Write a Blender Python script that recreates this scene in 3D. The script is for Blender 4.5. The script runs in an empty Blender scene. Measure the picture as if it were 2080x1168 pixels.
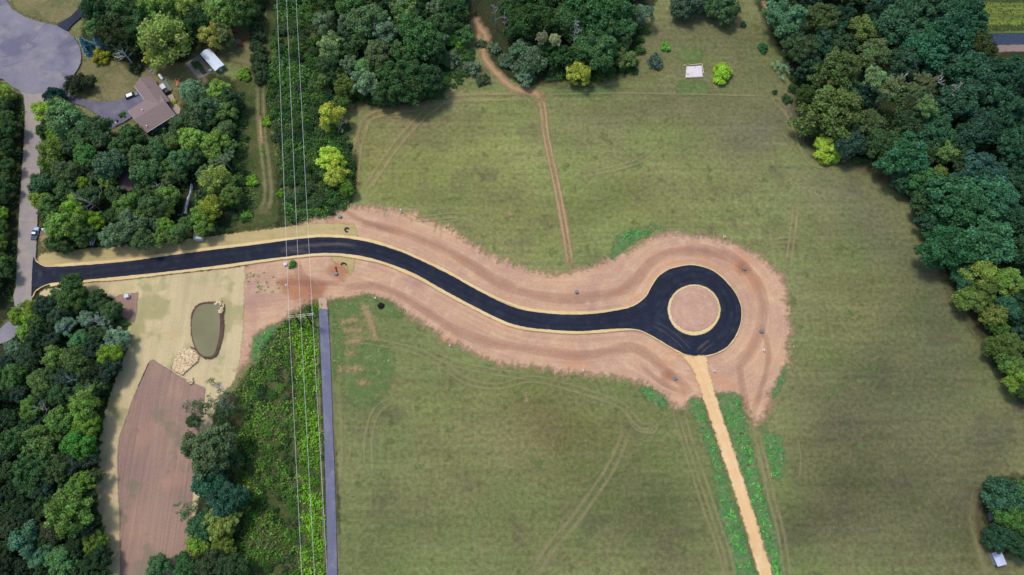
import bpy, math, random
import numpy as np
from mathutils import Vector, Matrix

# ------------------------------------------------------------------ camera, light, exposure
SC = bpy.context.scene
COL = SC.collection
H = 220.0
TH = math.radians(17.8)
F = 1405.0
cam_d = bpy.data.cameras.new('camera')
cam = bpy.data.objects.new('camera', cam_d)
COL.objects.link(cam)
cam.location = (0, 0, H)
cam.rotation_euler = (TH, 0, 0)
cam_d.lens = 36.0 * F / 2080.0
cam_d.sensor_width = 36.0
cam_d.clip_start = 1.0
cam_d.clip_end = 8000.0
SC.camera = cam

SUN_EL, SUN_DIR = math.radians(65), Vector((-0.80, 0.60))     # the sun stands up-left of the picture
world = bpy.data.worlds.new('World')
SC.world = world
world.use_nodes = True
wn = world.node_tree
wn.nodes.clear()
wo = wn.nodes.new('ShaderNodeOutputWorld')
wb = wn.nodes.new('ShaderNodeBackground')
ws = wn.nodes.new('ShaderNodeTexSky')
ws.sky_type = 'NISHITA'
ws.sun_disc = False
ws.sun_elevation = SUN_EL
ws.sun_rotation = math.atan2(SUN_DIR.x, SUN_DIR.y)
ws.dust_density = 2.0
wb.inputs['Strength'].default_value = 0.15
wn.links.new(ws.outputs[0], wb.inputs[0])
wn.links.new(wb.outputs[0], wo.inputs[0])
sd = bpy.data.lights.new('sun', 'SUN')
sd.energy = 2.05
sd.angle = math.radians(10.0)
sd.color = (1.0, 0.94, 0.86)
sun = bpy.data.objects.new('sun', sd)
COL.objects.link(sun)
dv = Vector((SUN_DIR.x * math.cos(SUN_EL), SUN_DIR.y * math.cos(SUN_EL), math.sin(SUN_EL)))
sun.rotation_euler = dv.to_track_quat('Z', 'Y').to_euler()
sun.location = dv * 300
SC.view_settings.view_transform = 'Standard'
SC.view_settings.look = 'None'
SC.view_settings.exposure = 0.0
SC.view_settings.gamma = 1.0
SC.cycles.transparent_max_bounces = 24
SC.cycles.max_bounces = 6

K = 1.0          # how much brighter a flat surface shows than its base colour
def lin(v):
    v /= 255.0
    return v / 12.92 if v <= 0.04045 else ((v + 0.055) / 1.055) ** 2.4
def C(r, g, b, k=1.0):
    return (min(1, lin(r) * k / K), min(1, lin(g) * k / K), min(1, lin(b) * k / K), 1.0)

CT, ST = math.cos(TH), math.sin(TH)
def P(px, py, z=0.0):
    """ground point (or point at height z) seen at a place of the 2080 px wide survey picture"""
    u, v = (px - 1040) / F, (584 - py) / F
    t = (H - z) / (CT - v * ST)
    return Vector((u * t, (v * CT + ST) * t, z))
def PN(a, z=0.0):
    a = np.asarray(a, float)
    u, v = (a[:, 0] - 1040) / F, (584 - a[:, 1]) / F
    t = (H - z) / (CT - v * ST)
    return np.stack([u * t, (v * CT + ST) * t], 1)
def mpp(px, py):
    return (P(px + 1, py) - P(px, py)).length

# ------------------------------------------------------------------ object helpers
def tag(o, label=None, cat=None, group=None, kind=None):
    if label: o['label'] = label
    if cat: o['category'] = cat
    if group: o['group'] = group
    if kind: o['kind'] = kind
    return o
def empty(name, loc, rz=0.0, label=None, cat=None, group=None):
    o = bpy.data.objects.new(name, None)
    o.empty_display_size = 0.5
    COL.objects.link(o)
    o.location = loc
    o.rotation_euler = (0, 0, rz)
    return tag(o, label, cat, group)
def link(name, me, m=None, parent=None, loc=None):
    o = bpy.data.objects.new(name, me)
    if m is not None and not me.materials: me.materials.append(m)
    COL.objects.link(o)
    if parent is not None: o.parent = parent
    if loc is not None: o.location = loc
    return o
def copy_tree(o, parent=None):
    c = o.copy()
    COL.objects.link(c)
    c.parent = parent
    for ch in list(o.children): copy_tree(ch, c)
    return c

class MB:
    """collects simple solids into one mesh"""
    def __init__(s): s.v, s.f = [], []
    def add(s, vs, fs):
        n = len(s.v)
        s.v += [tuple(x) for x in vs]
        s.f += [tuple(i + n for i in f) for f in fs]
        return s
    def box(s, c, d, rz=0.0, taper=1.0, rot=None):
        hx, hy, hz = d[0] / 2, d[1] / 2, d[2] / 2
        ca, sa = math.cos(rz), math.sin(rz)
        vs = []
        for z, k in ((-hz, 1.0), (hz, taper)):
            for x, y in ((-hx, -hy), (hx, -hy), (hx, hy), (-hx, hy)):
                q = Vector((x * k, y * k, z))
                q = rot @ q if rot is not None else Vector((q.x * ca - q.y * sa, q.x * sa + q.y * ca, q.z))
                vs.append(q + Vector(c))
        return s.add(vs, [(3, 2, 1, 0), (4, 5, 6, 7), (0, 1, 5, 4), (1, 2, 6, 5), (2, 3, 7, 6), (3, 0, 4, 7)])
    def tube(s, pts, rs, n=8, caps=True):
        pts = [Vector(p) for p in pts]
        if not hasattr(rs, '__len__'): rs = [rs] * len(pts)
        rings, up = [], Vector((0.3, 0.2, 1)).normalized()
        for i, p in enumerate(pts):
            d = (pts[min(i + 1, len(pts) - 1)] - pts[max(i - 1, 0)]).normalized()
            a = d.cross(up)
            if a.length < 0.05: a = d.cross(Vector((1, 0, 0)))
            a.normalize()
            b = d.cross(a).normalized()
            rings.append([p + (a * math.cos(2 * math.pi * k / n) + b * math.sin(2 * math.pi * k / n)) * rs[i] for k in range(n)])
        vs = [v for r in rings for v in r]
        fs = []
        for i in range(len(pts) - 1):
            for k in range(n):
                fs.append((i * n + k, i * n + (k + 1) % n, (i + 1) * n + (k + 1) % n, (i + 1) * n + k))
        if caps: fs += [tuple(range(n))[::-1], tuple((len(pts) - 1) * n + k for k in range(n))]
        return s.add(vs, fs)
    def lathe(s, c, prof, n=16, sx=1.0, sy=1.0):
        vs, fs = [], []
        for r, z in prof:
            for k in range(n):
                a = 2 * math.pi * k / n
                vs.append((c[0] + r * sx * math.cos(a), c[1] + r * sy * math.sin(a), c[2] + z))
        for i in range(len(prof) - 1):
            for k in range(n):
                fs.append((i * n + k, i * n + (k + 1) % n, (i + 1) * n + (k + 1) % n, (i + 1) * n + k))
        fs += [tuple(range(n))[::-1], tuple((len(prof) - 1) * n + k for k in range(n))]
        return s.add(vs, fs)
    def poly(s, vs): return s.add(vs, [tuple(range(len(vs)))])
    def slab(s, pts, z0, z1):
        n = len(pts)
        vs = [(p[0], p[1], z0) for p in pts] + [(p[0], p[1], z1) for p in pts]
        return s.add(vs, [tuple(range(n))[::-1], tuple(range(n, 2 * n))] + [(i, (i + 1) % n, n + (i + 1) % n, n + i) for i in range(n)])
    def build(s, name, m, parent=None, bevel=0.0, smooth=False, loc=None):
        me = bpy.data.meshes.new(name)
        me.from_pydata(s.v, [], s.f)
        me.update()
        import bmesh
        bm = bmesh.new(); bm.from_mesh(me)
        bmesh.ops.recalc_face_normals(bm, faces=bm.faces)
        bm.to_mesh(me); bm.free()
        if smooth:
            me.polygons.foreach_set('use_smooth', [True] * len(me.polygons))
        o = link(name, me, m, parent, loc)
        if bevel:
            b = o.modifiers.new('bevel', 'BEVEL'); b.width = bevel; b.segments = 2; b.limit_method = 'ANGLE'
        return o

def fast_quads(name, V, attrs=None, tri=False):
    """V: (n,4,3) quads (or (n,3,3) triangles) -> mesh, attrs: dict of per-face floats"""
    n, k = V.shape[0], V.shape[1]
    me = bpy.data.meshes.new(name)
    me.vertices.add(n * k)
    me.vertices.foreach_set('co', V.reshape(-1).astype(np.float32))
    me.loops.add(n * k)
    me.loops.foreach_set('vertex_index', np.arange(n * k, dtype=np.int32))
    me.polygons.add(n)
    me.polygons.foreach_set('loop_start', np.arange(0, n * k, k, dtype=np.int32))
    me.update(calc_edges=True)
    for a, val in (attrs or {}).items():
        at = me.attributes.new(a, 'FLOAT', 'FACE')
        at.data.foreach_set('value', val.astype(np.float32))
    return me

# ------------------------------------------------------------------ node helpers
class NT:
    def __init__(s, name):
        s.m = bpy.data.materials.new(name)
        s.m.use_nodes = True
        s.t = s.m.node_tree
        s.t.nodes.clear()
        s.out = s.t.nodes.new('ShaderNodeOutputMaterial')
    def n(s, typ, **kw):
        nd = s.t.nodes.new('ShaderNode' + typ)
        for k, v in kw.items(): setattr(nd, k, v)
        return nd
    def set(s, sock, v):
        if isinstance(v, bpy.types.NodeSocket): s.t.links.new(v, sock)
        elif v is not None: sock.default_value = v
    def math(s, op, a, b=None, c=None, clamp=False):
        nd = s.n('Math', operation=op, use_clamp=clamp)
        for i, x in enumerate((a, b, c)):
            if x is not None: s.set(nd.inputs[i], x)
        return nd.outputs[0]
    def mix(s, f, a, b, mode='MIX'):
        nd = s.n('Mix', data_type='RGBA', blend_type=mode)
        s.set(nd.inputs[0], f); s.set(nd.inputs[6], a); s.set(nd.inputs[7], b)
        return nd.outputs[2]
    def pos(s): return s.n('NewGeometry').outputs['Position']
    def attr(s, name, out='Fac'): return s.n('Attribute', attribute_name=name).outputs[out]
    def vscale(s, vec, sc):
        nd = s.n('VectorMath', operation='MULTIPLY')
        s.set(nd.inputs[0], vec); nd.inputs[1].default_value = sc
        return nd.outputs[0]
    def noise(s, vec, scale, detail=3.0, rough=0.55, dist=0.0):
        nd = s.n('TexNoise')
        s.set(nd.inputs['Vector'], vec)
        nd.inputs['Scale'].default_value = scale
        nd.inputs['Detail'].default_value = detail
        nd.inputs['Roughness'].default_value = rough
        nd.inputs['Distortion'].default_value = dist
        return nd.outputs['Fac']
    def rng(s, v, a, b, c=0.0, d=1.0):
        nd = s.n('MapRange', clamp=True)
        s.set(nd.inputs[0], v)
        for i, x in enumerate((a, b, c, d)): nd.inputs[i + 1].default_value = x
        return nd.outputs[0]
    def finish(s, col, rough=0.9, alpha=None, bump=None, bdist=0.1, spec=0.2, metal=0.0):
        b = s.n('BsdfPrincipled')
        s.set(b.inputs['Base Color'], col)
        s.set(b.inputs['Roughness'], rough)
        b.inputs['Specular IOR Level'].default_value = spec
        b.inputs['Metallic'].default_value = metal
        if bump is not None:
            bp = s.n('Bump')
            bp.inputs['Strength'].default_value = 1.0
            bp.inputs['Distance'].default_value = bdist
            s.set(bp.inputs['Height'], bump)
            s.t.links.new(bp.outputs[0], b.inputs['Normal'])
        if alpha is not None: s.set(b.inputs['Alpha'], alpha)
        s.t.links.new(b.outputs[0], s.out.inputs[0])
        return s.m

def plain(name, c, rough=0.6, metal=0.0, var=0.12, scale=2.0, spec=0.4):
    t = NT(name)
    nz = t.noise(t.n('TexCoord').outputs['Object'], scale, 4)
    f = t.rng(nz, 0.3, 0.7, 1 - var, 1 + var)
    vm = t.n('VectorMath', operation='SCALE'); vm.inputs[0].default_value = c[:3]; t.set(vm.inputs['Scale'], f)
    return t.finish(vm.outputs[0], rough, metal=metal, spec=spec)

def soil(name, cols, big=0.03, mid=0.3, fine=1.6, fa=0.22, streak=None, stram=0.25, edge=None, spots=None, rough=0.95, bump=0.06, paint=False, lo=.35, hi=.65, opacity=1.0):
    """cols: base, second (large patches), third (middle patches). streak: ('pos'|'sd', (sx,sy,sz)). edge: (noise amount m, softness m, noise scale)."""
    t = NT(name)
    p = t.pos()
    if paint: base = t.attr('paint', 'Color')
    else: base = t.mix(t.rng(t.noise(p, big, 4), lo, hi), cols[0], cols[1])
    if len(cols) > 2:
        base = t.mix(t.math('MULTIPLY', t.rng(t.noise(p, mid, 5, 0.6), .48, .72), 0.75), base, cols[2])
    fn = t.noise(p, fine, 5, 0.7)
    f = t.rng(fn, .25, .75, 1 - fa, 1 + fa)
    if streak:
        src = p if streak[0] == 'pos' else t.attr('sd', 'Vector')
        sn = t.noise(t.vscale(src, streak[1]), 1.0, 4, 0.65, 0.3)
        f = t.math('MULTIPLY', f, t.rng(sn, .28, .72, 1 - stram, 1 + stram))
    vm = t.n('VectorMath', operation='SCALE')
    t.set(vm.inputs[0], base); t.set(vm.inputs['Scale'], f)
    col = vm.outputs[0]
    if spots:      # small clumps of another colour: (colour, scale, threshold, amount)
        for (sc_, s_, th_, am_) in spots:
            m_ = t.rng(t.noise(p, s_, 3, 0.6), th_, th_ + .07, 0, am_)
            col = t.mix(m_, col, sc_)
    alpha = None
    if edge:
        en = t.math('SUBTRACT', t.noise(p, edge[2], 4, 0.65), 0.5)
        dd = t.math('ADD', t.attr('d'), t.math('MULTIPLY', en, edge[0] * 2.2))
        alpha = t.rng(dd, -edge[1] / 2, edge[1] / 2, 0.0, opacity)
    return t.finish(col, rough, alpha, t.math('ADD', fn, t.math('MULTIPLY', t.noise(p, .5, 3), .8)) if bump else None, bump, spec=0.1)

# ------------------------------------------------------------------ flat shapes laid on the ground
def catmull(pts, sub=4, closed=True):
    pts = np.asarray(pts, float); n = len(pts); out = []
    rng_ = range(n) if closed else range(n - 1)
    for i in rng_:
        if closed: p0, p1, p2, p3 = pts[i - 1], pts[i], pts[(i + 1) % n], pts[(i + 2) % n]
        else: p0, p1, p2, p3 = pts[max(i - 1, 0)], pts[i], pts[i + 1], pts[min(i + 2, n - 1)]
        for k in range(sub):
            t = k / sub
            out.append(0.5 * ((2 * p1) + (-p0 + p2) * t + (2 * p0 - 5 * p1 + 4 * p2 - p3) * t * t + (-p0 + 3 * p1 - 3 * p2 + p3) * t ** 3))
    if not closed: out.append(pts[-1])
    return np.array(out)
def seg_dist(Q, poly, closed=True):
    """unsigned distance and arc length of the nearest boundary point"""
    n = len(poly); best = np.full(len(Q), 1e9); arc = np.zeros(len(Q)); s0 = 0.0
    for i in range(n if closed else n - 1):
        a, b = poly[i], poly[(i + 1) % n]; ab = b - a; L = np.hypot(*ab)
        if L < 1e-9: continue
        t = np.clip(((Q - a) @ ab) / (L * L), 0, 1)
        d = np.hypot(Q[:, 0] - a[0] - t * ab[0], Q[:, 1] - a[1] - t * ab[1])
        m = d < best
        best[m] = d[m]; arc[m] = (s0 + t * L)[m]; s0 += L
    return best, arc
def inside(Q, poly):
    x, y = Q[:, 0], Q[:, 1]; r = np.zeros(len(Q), bool); n = len(poly)
    for i in range(n):
        x1, y1 = poly[i]; x2, y2 = poly[(i + 1) % n]
        if y1 == y2: continue
        c = ((y1 > y) != (y2 > y)) & (x < (x2 - x1) * (y - y1) / (y2 - y1) + x1)
        r ^= c
    return r
def sdist(Q, poly):
    d, s = seg_dist(Q, poly); return np.where(inside(Q, poly), d, -d), s
def hash1(i, seed=0):
    return (np.sin(np.asarray(i, float) * 127.1 + seed * 311.7) * 43758.5453) % 1.0
def vnoise1(x, seed=0):
    i = np.floor(x); f = x - i; f = f * f * (3 - 2 * f)
    return hash1(i, seed) * (1 - f) + hash1(i + 1, seed) * f
def attr_set(me, name, typ, val, key='value'):
    at = me.attributes.new(name, typ, 'POINT'); at.data.foreach_set(key, np.asarray(val, np.float32).reshape(-1))
ZL = [0.0]
def zlev():
    ZL[0] += 0.003; return round(ZL[0], 4)
def layer(name, poly_px, mat, res=1.0, margin=2.0, smooth=0, finger=None, sdref=None, dfun=None, label=None, kind='structure', z=None, bulge=0.0):
    """a sheet covering a region with a signed edge distance, so its edge can be ragged"""
    poly = catmull(poly_px, smooth) if smooth else np.asarray(poly_px, float)
    W = PN(poly)
    lo, hi = W.min(0) - margin - res, W.max(0) + margin + res
    nx, ny = int((hi[0] - lo[0]) / res) + 2, int((hi[1] - lo[1]) / res) + 2
    X, Y = np.meshgrid(lo[0] + np.arange(nx) * res, lo[1] + np.arange(ny) * res)
    Q = np.stack([X.ravel(), Y.ravel()], 1)
    d, s = sdist(Q, W)
    if dfun: d = dfun(Q, d, s)
    if finger:
        amp, wl = finger; amp = amp * (.25 + 1.3 * vnoise1(s / 21, 8))
        fg = vnoise1(s / wl, 3) - .5 + .6 * (vnoise1(s / (wl * 4.3), 5) - .5) + .8 * np.maximum(0, vnoise1(s / wl, 9) - .7)
        d = d + fg * amp
    keep = d > -margin
    K_ = keep.reshape(ny, nx)
    cell = K_[:-1, :-1] | K_[1:, :-1] | K_[:-1, 1:] | K_[1:, 1:]
    jj, ii = np.nonzero(cell)
    idx = jj * nx + ii
    quads = np.stack([idx, idx + 1, idx + nx + 1, idx + nx], 1)
    used, inv = np.unique(quads.ravel(), return_inverse=True)
    quads = inv.reshape(-1, 4)
    zz = zlev() if z is None else z
    n = len(used)
    hgt = np.full(n, zz)
    if bulge: hgt = hgt + bulge * np.clip(d[used] / 4, 0, 1)
    V = np.concatenate([Q[used], hgt[:, None]], 1)
    me = bpy.data.meshes.new(name)
    me.vertices.add(n); me.vertices.foreach_set('co', V.astype(np.float32).ravel())
    me.loops.add(quads.size); me.loops.foreach_set('vertex_index', quads.astype(np.int32).ravel())
    me.polygons.add(len(quads)); me.polygons.foreach_set('loop_start', np.arange(0, quads.size, 4, dtype=np.int32))
    me.update(calc_edges=True)
    attr_set(me, 'd', 'FLOAT', d[used])
    if sdref is not None:
        rd, rs = seg_dist(Q[used], sdref)
        attr_set(me, 'sd', 'FLOAT_VECTOR', np.stack([rs, rd, np.zeros(n)], 1), 'vector')
    o = link(name, me, mat)
    return tag(o, label, None, None, kind)
def ribbon(name, pts_px, width, mat, label=None, gauge=0.0, sub=6, z=None, taper=True, kind='structure', closed=False):
    """one or two soft-edged strips (wheel marks) along a line; d falls off across the strip"""
    c = PN(catmull(pts_px, sub, closed))
    if closed: c = np.vstack([c, c[:1]])
    tan = np.gradient(c, axis=0); tan /= np.linalg.norm(tan, axis=1)[:, None] + 1e-9
    nor = np.stack([-tan[:, 1], tan[:, 0]], 1)
    s = np.concatenate([[0], np.cumsum(np.linalg.norm(np.diff(c, axis=0), axis=1))])
    zz = zlev() if z is None else z
    offs = [-gauge / 2, gauge / 2] if gauge else [0.0]
    cross = np.array([-1.0, -.5, 0, .5, 1.0])
    V, Fc, D, SD = [], [], [], []
    wv = width * (0.75 + 0.5 * vnoise1(s / 9.0, 4))
    ends = np.minimum(s, s[-1] - s) if taper and not closed else np.full(len(s), 99.0)
    for o_ in offs:
        base = len(V)
        for i in range(len(c)):
            for k in cross:
                q = c[i] + nor[i] * (o_ + k * wv[i] * 0.8)
                V.append((q[0], q[1], zz)); D.append((0.55 - abs(k)) * min(1.0, ends[i] / 6.0 + 0.02) - max(0, .6 - ends[i] / 5.0)); SD.append((s[i], k * wv[i], 0))
        for i in range(len(c) - 1):
            for k in range(4):
                a = base + i * 5 + k
                Fc.append((a, a + 1, a + 6, a + 5))
    me = bpy.data.meshes.new(name); me.from_pydata(V, [], Fc); me.update()
    attr_set(me, 'd', 'FLOAT', D); attr_set(me, 'sd', 'FLOAT_VECTOR', SD, 'vector')
    o = link(name, me, mat)
    return tag(o, label, None, None, kind)

# ------------------------------------------------------------------ the ground: meadow sheet with its own tints and painted lens darkening
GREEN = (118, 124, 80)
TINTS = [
 (950, 330, 330, 150, (138, 143, 88), .85), (1350, 380, 300, 130, (134, 140, 90), .8), (1100, 480, 300, 60, (128, 134, 82), .6), (1750, 640, 200, 200, (112, 122, 82), .5),  # px, py, radius x, radius y, colour, strength   (browner, greyer and greener parts of the meadow, lens darkening painted in towards right and bottom)
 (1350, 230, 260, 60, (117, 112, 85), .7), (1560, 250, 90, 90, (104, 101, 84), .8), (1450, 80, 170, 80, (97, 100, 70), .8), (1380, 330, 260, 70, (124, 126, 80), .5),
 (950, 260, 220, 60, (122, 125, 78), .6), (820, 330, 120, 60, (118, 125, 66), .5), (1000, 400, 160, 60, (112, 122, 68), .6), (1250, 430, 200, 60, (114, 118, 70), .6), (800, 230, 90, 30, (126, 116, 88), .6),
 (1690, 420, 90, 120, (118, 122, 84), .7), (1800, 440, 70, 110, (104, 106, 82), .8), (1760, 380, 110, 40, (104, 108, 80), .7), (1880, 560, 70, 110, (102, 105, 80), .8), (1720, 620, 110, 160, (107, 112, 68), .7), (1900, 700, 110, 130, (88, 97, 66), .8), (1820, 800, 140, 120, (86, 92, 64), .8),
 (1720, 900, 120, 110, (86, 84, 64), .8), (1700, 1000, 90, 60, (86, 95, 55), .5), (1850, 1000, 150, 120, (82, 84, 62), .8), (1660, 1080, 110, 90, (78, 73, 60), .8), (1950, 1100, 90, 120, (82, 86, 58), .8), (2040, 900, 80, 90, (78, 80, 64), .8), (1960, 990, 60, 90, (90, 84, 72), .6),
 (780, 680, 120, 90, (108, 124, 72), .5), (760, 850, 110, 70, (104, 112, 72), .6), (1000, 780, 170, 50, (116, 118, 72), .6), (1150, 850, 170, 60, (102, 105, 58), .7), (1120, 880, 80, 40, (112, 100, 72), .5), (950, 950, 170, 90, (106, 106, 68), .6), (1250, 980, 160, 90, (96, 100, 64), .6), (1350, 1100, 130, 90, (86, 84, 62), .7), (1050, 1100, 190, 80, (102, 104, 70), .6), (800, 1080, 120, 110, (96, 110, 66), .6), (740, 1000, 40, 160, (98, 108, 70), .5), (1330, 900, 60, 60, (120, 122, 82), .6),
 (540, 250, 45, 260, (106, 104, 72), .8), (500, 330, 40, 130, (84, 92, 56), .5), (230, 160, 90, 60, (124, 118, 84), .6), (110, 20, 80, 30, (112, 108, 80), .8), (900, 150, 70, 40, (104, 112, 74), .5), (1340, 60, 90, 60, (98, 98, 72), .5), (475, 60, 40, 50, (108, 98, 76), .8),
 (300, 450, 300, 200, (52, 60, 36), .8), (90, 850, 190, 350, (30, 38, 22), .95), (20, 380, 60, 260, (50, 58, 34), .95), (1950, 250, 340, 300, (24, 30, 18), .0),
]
def axis(lo, hi, st, far):
    inner = np.arange(lo, hi + st, st); ext = []; d = st; x = hi
    while x < far: d *= 1.5; x += d; ext.append(x)
    e = np.array(ext); return np.concatenate([-(e - hi)[::-1] + lo, inner, e])
def vnoise2(x, y, seed=0):
    i, j = np.floor(x), np.floor(y); f, g = x - i, y - j; f = f * f * (3 - 2 * f); g = g * g * (3 - 2 * g)
    h = lambda a, b: (np.sin(a * 127.1 + b * 269.5 + seed * 74.7) * 43758.5453) % 1.0
    return (h(i, j) * (1 - f) + h(i + 1, j) * f) * (1 - g) + (h(i, j + 1) * (1 - f) + h(i + 1, j + 1) * f) * g
def make_ground():
    xs, ys = axis(-230, 230, 1.6, 3000), axis(-60, 250, 1.6, 3000)
    X, Y = np.meshgrid(xs, ys); nx, ny = len(xs), len(ys)
    Q = np.stack([X.ravel(), Y.ravel()], 1)
    colr = np.tile(np.array(C(*GREEN)[:3]), (len(Q), 1))
    wob = np.stack([6 * np.sin(Q[:, 1] / 11 + Q[:, 0] / 23), 6 * np.sin(Q[:, 0] / 9 - Q[:, 1] / 17)], 1)
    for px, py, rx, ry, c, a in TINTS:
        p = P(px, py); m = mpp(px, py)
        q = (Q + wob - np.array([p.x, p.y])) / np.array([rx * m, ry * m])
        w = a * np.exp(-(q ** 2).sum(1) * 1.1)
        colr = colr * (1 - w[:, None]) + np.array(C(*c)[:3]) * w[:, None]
    x, y = Q[:, 0], Q[:, 1]
    n1 = vnoise2(x / 34 + .3 * np.sin(y / 19), y / 13, 1) + .6 * vnoise2(x / 13, y / 6.5, 2) + .45 * vnoise2(x / 5.2, y / 3.4, 3) - 1.02      # grass thicker or thinner
    n2 = vnoise2(x / 27, y / 21, 5) + .6 * vnoise2(x / 9, y / 8, 6) + .3 * vnoise2(x / 3.5, y / 3.5, 7) - .95      # greener or drier
    n3 = vnoise2(x / 60, y / 2.1, 8) - .5                                  # mowing passes
    colr = colr * (1 + .19 * n1 + .09 * n3)[:, None]
    colr = colr * (1 + n2[:, None] * np.array([.20, .02, .22])) * np.array([1.08, 1.06, 1.03])
    V = np.concatenate([Q, np.zeros((len(Q), 1))], 1)
    me = bpy.data.meshes.new('ground')
    me.vertices.add(len(Q)); me.vertices.foreach_set('co', V.astype(np.float32).ravel())
    jj, ii = np.meshgrid(np.arange(ny - 1), np.arange(nx - 1), indexing='ij'); idx = (jj * nx + ii).ravel()
    q = np.stack([idx, idx + 1, idx + nx + 1, idx + nx], 1)
    me.loops.add(q.size); me.loops.foreach_set('vertex_index', q.astype(np.int32).ravel())
    me.polygons.add(len(q)); me.polygons.foreach_set('loop_start', np.arange(0, q.size, 4, dtype=np.int32)); me.update(calc_edges=True)
    at = me.attributes.new('paint', 'FLOAT_COLOR', 'POINT')
    at.data.foreach_set('color', np.concatenate([colr, np.ones((len(Q), 1))], 1).astype(np.float32).ravel())
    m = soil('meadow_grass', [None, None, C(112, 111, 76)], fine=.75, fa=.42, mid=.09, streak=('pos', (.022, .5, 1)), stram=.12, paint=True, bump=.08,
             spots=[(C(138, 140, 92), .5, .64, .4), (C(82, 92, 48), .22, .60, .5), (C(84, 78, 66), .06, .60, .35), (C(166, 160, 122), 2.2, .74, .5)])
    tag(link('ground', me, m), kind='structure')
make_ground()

# ------------------------------------------------------------------ outlines read off the survey picture
ROAD = [(69, 526), (74, 531), (80, 536), (90, 541), (100, 543), (150, 541), (250, 533), (350, 519.5), (437, 508), (520, 498), (582, 489.5), (627, 484.5), (670, 483), (720, 487), (770, 498), (820, 514.5), (870, 537), (920, 562), (957, 583), (1000, 606), (1040, 624), (1077, 633), (1140, 639.5), (1202, 638.5), (1252, 631.5), (1285, 623), (1310, 605), (1322, 585), (1334, 566), (1352, 551.5), (1375, 543), (1402, 539.5), (1430, 544), (1455, 556), (1474, 573), (1489, 591), (1500, 611), (1505, 633), (1503, 656), (1494, 681), (1477, 704), (1454, 717), (1430, 723), (1405, 723), (1385, 717.5), (1360, 704), (1335, 689), (1315, 678), (1295, 670), (1265, 668), (1227, 670), (1177, 673.5), (1127, 671.5), (1077, 666.5), (1040, 658.5), (1007, 645), (970, 626.5), (932, 606.5), (890, 583.5), (845, 558), (795, 538), (745, 523), (695, 516), (645, 515.5), (595, 521), (520, 530), (425, 543), (325, 554.5), (250, 562), (175, 569.5), (120, 574.5), (100, 577.5), (84, 584), (73, 592), (66, 601)]
ROADc = catmull(ROAD, 3)
ROADW = PN(ROADc)
OLDR = [(34, 640), (29, 602), (34, 584), (37, 517), (42, 417), (50, 292), (53, 230), (50, 196), (40, 184), (27, 178), (8, 162), (0, 150), (-30, 140), (-30, -40), (2, -40), (15, 0), (27, 20), (50, 35), (80, 46), (115, 53), (140, 66), (157, 85), (166, 107), (165, 130), (155, 148), (140, 166), (125, 180), (104, 186), (93, 197), (88, 215), (86, 292), (82, 367), (78, 442), (75, 517), (68, 575), (66, 640)]
M = {}
M['floor'] = soil('woodland_litter', [C(60, 66, 42), C(48, 60, 36), C(74, 68, 52)], big=.08, fine=1.2, fa=.4, edge=(2.2, 2.5, .35), bump=.3)
M['lawn'] = soil('dry_lawn', [C(128, 120, 84), C(98, 104, 66), C(142, 130, 96)], big=.12, mid=.5, fine=1.3, fa=.32, edge=(1.5, 1.5, .4))
M['brush'] = soil('rough_ground', [C(84, 92, 54), C(64, 80, 40), C(110, 100, 74)], big=.1, mid=.35, fine=1.0, fa=.4, edge=(2.5, 2, .3), bump=.3)
M['dirt'] = soil('graded_soil', [C(204, 164, 132), C(184, 149, 127), C(208, 178, 144)], big=.05, mid=.25, fine=1.5, fa=.16, streak=('sd', (.03, .9, 1)), stram=.12, edge=(3.0, 2.8, .7), bump=.05,
                 spots=[(C(200, 146, 110), .07, .58, .55), (C(214, 184, 146), .11, .62, .5), (C(170, 132, 122), .05, .62, .5), (C(222, 196, 172), 1.3, .68, .4), (C(132, 148, 92), .9, .72, .55)])
M['straw'] = soil('straw_cover', [C(204, 188, 146), C(196, 178, 138), C(174, 166, 124)], big=.06, mid=.14, fine=1.8, fa=.13, streak=('pos', (.5, .035, 1)), stram=.10, edge=(.9, .5, .8), spots=[(C(150, 148, 100), .07, .54, .6), (C(206, 170, 128), .12, .60, .4), (C(132, 134, 90), .22, .66, .5)])
M['strawv'] = soil('straw_verge', [C(192, 172, 124), C(178, 162, 112), C(166, 154, 104)], big=.06, mid=.2, fine=1.8, fa=.14, streak=('pos', (.06, .8, 1)), stram=.10, edge=(.9, .5, .8), spots=[(C(148, 146, 92), .2, .62, .5), (C(204, 158, 122), .16, .62, .4)])
M['seed'] = soil('harrowed_soil', [C(160, 132, 116), C(140, 118, 110), C(176, 142, 120)], big=.05, mid=.1, fine=1.8, fa=.13, streak=('pos', (1.6, .03, 1)), stram=.2, edge=(.5, .6, .6), bump=.08, spots=[(C(120, 118, 96), .08, .56, .55), (C(178, 136, 116), .06, .58, .4), (C(122, 104, 104), .07, .62, .5)])
M['asphalt'] = soil('fresh_asphalt', [C(40, 46, 62), C(33, 39, 54), C(55, 59, 71)], big=.04, mid=.3, fine=3.0, fa=.25, streak=('sd', (.012, 1.1, 1)), stram=.24, rough=.75, spots=[(C(62, 64, 78), .35, .64, .3)], bump=.02)
M['shoulder'] = soil('crushed_limestone', [C(228, 204, 152), C(218, 190, 136), C(214, 176, 124)], big=.05, mid=.3, fine=2.5, fa=.1, edge=(.28, .3, .8), bump=.06)
M['oldroad'] = soil('worn_concrete', [C(160, 150, 144), C(148, 142, 144), C(174, 160, 146)], big=.06, mid=.25, fine=1.6, fa=.09, edge=(.35, .3, .5), streak=('pos', (.8, .05, 1)), stram=.06, bump=.02)
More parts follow.
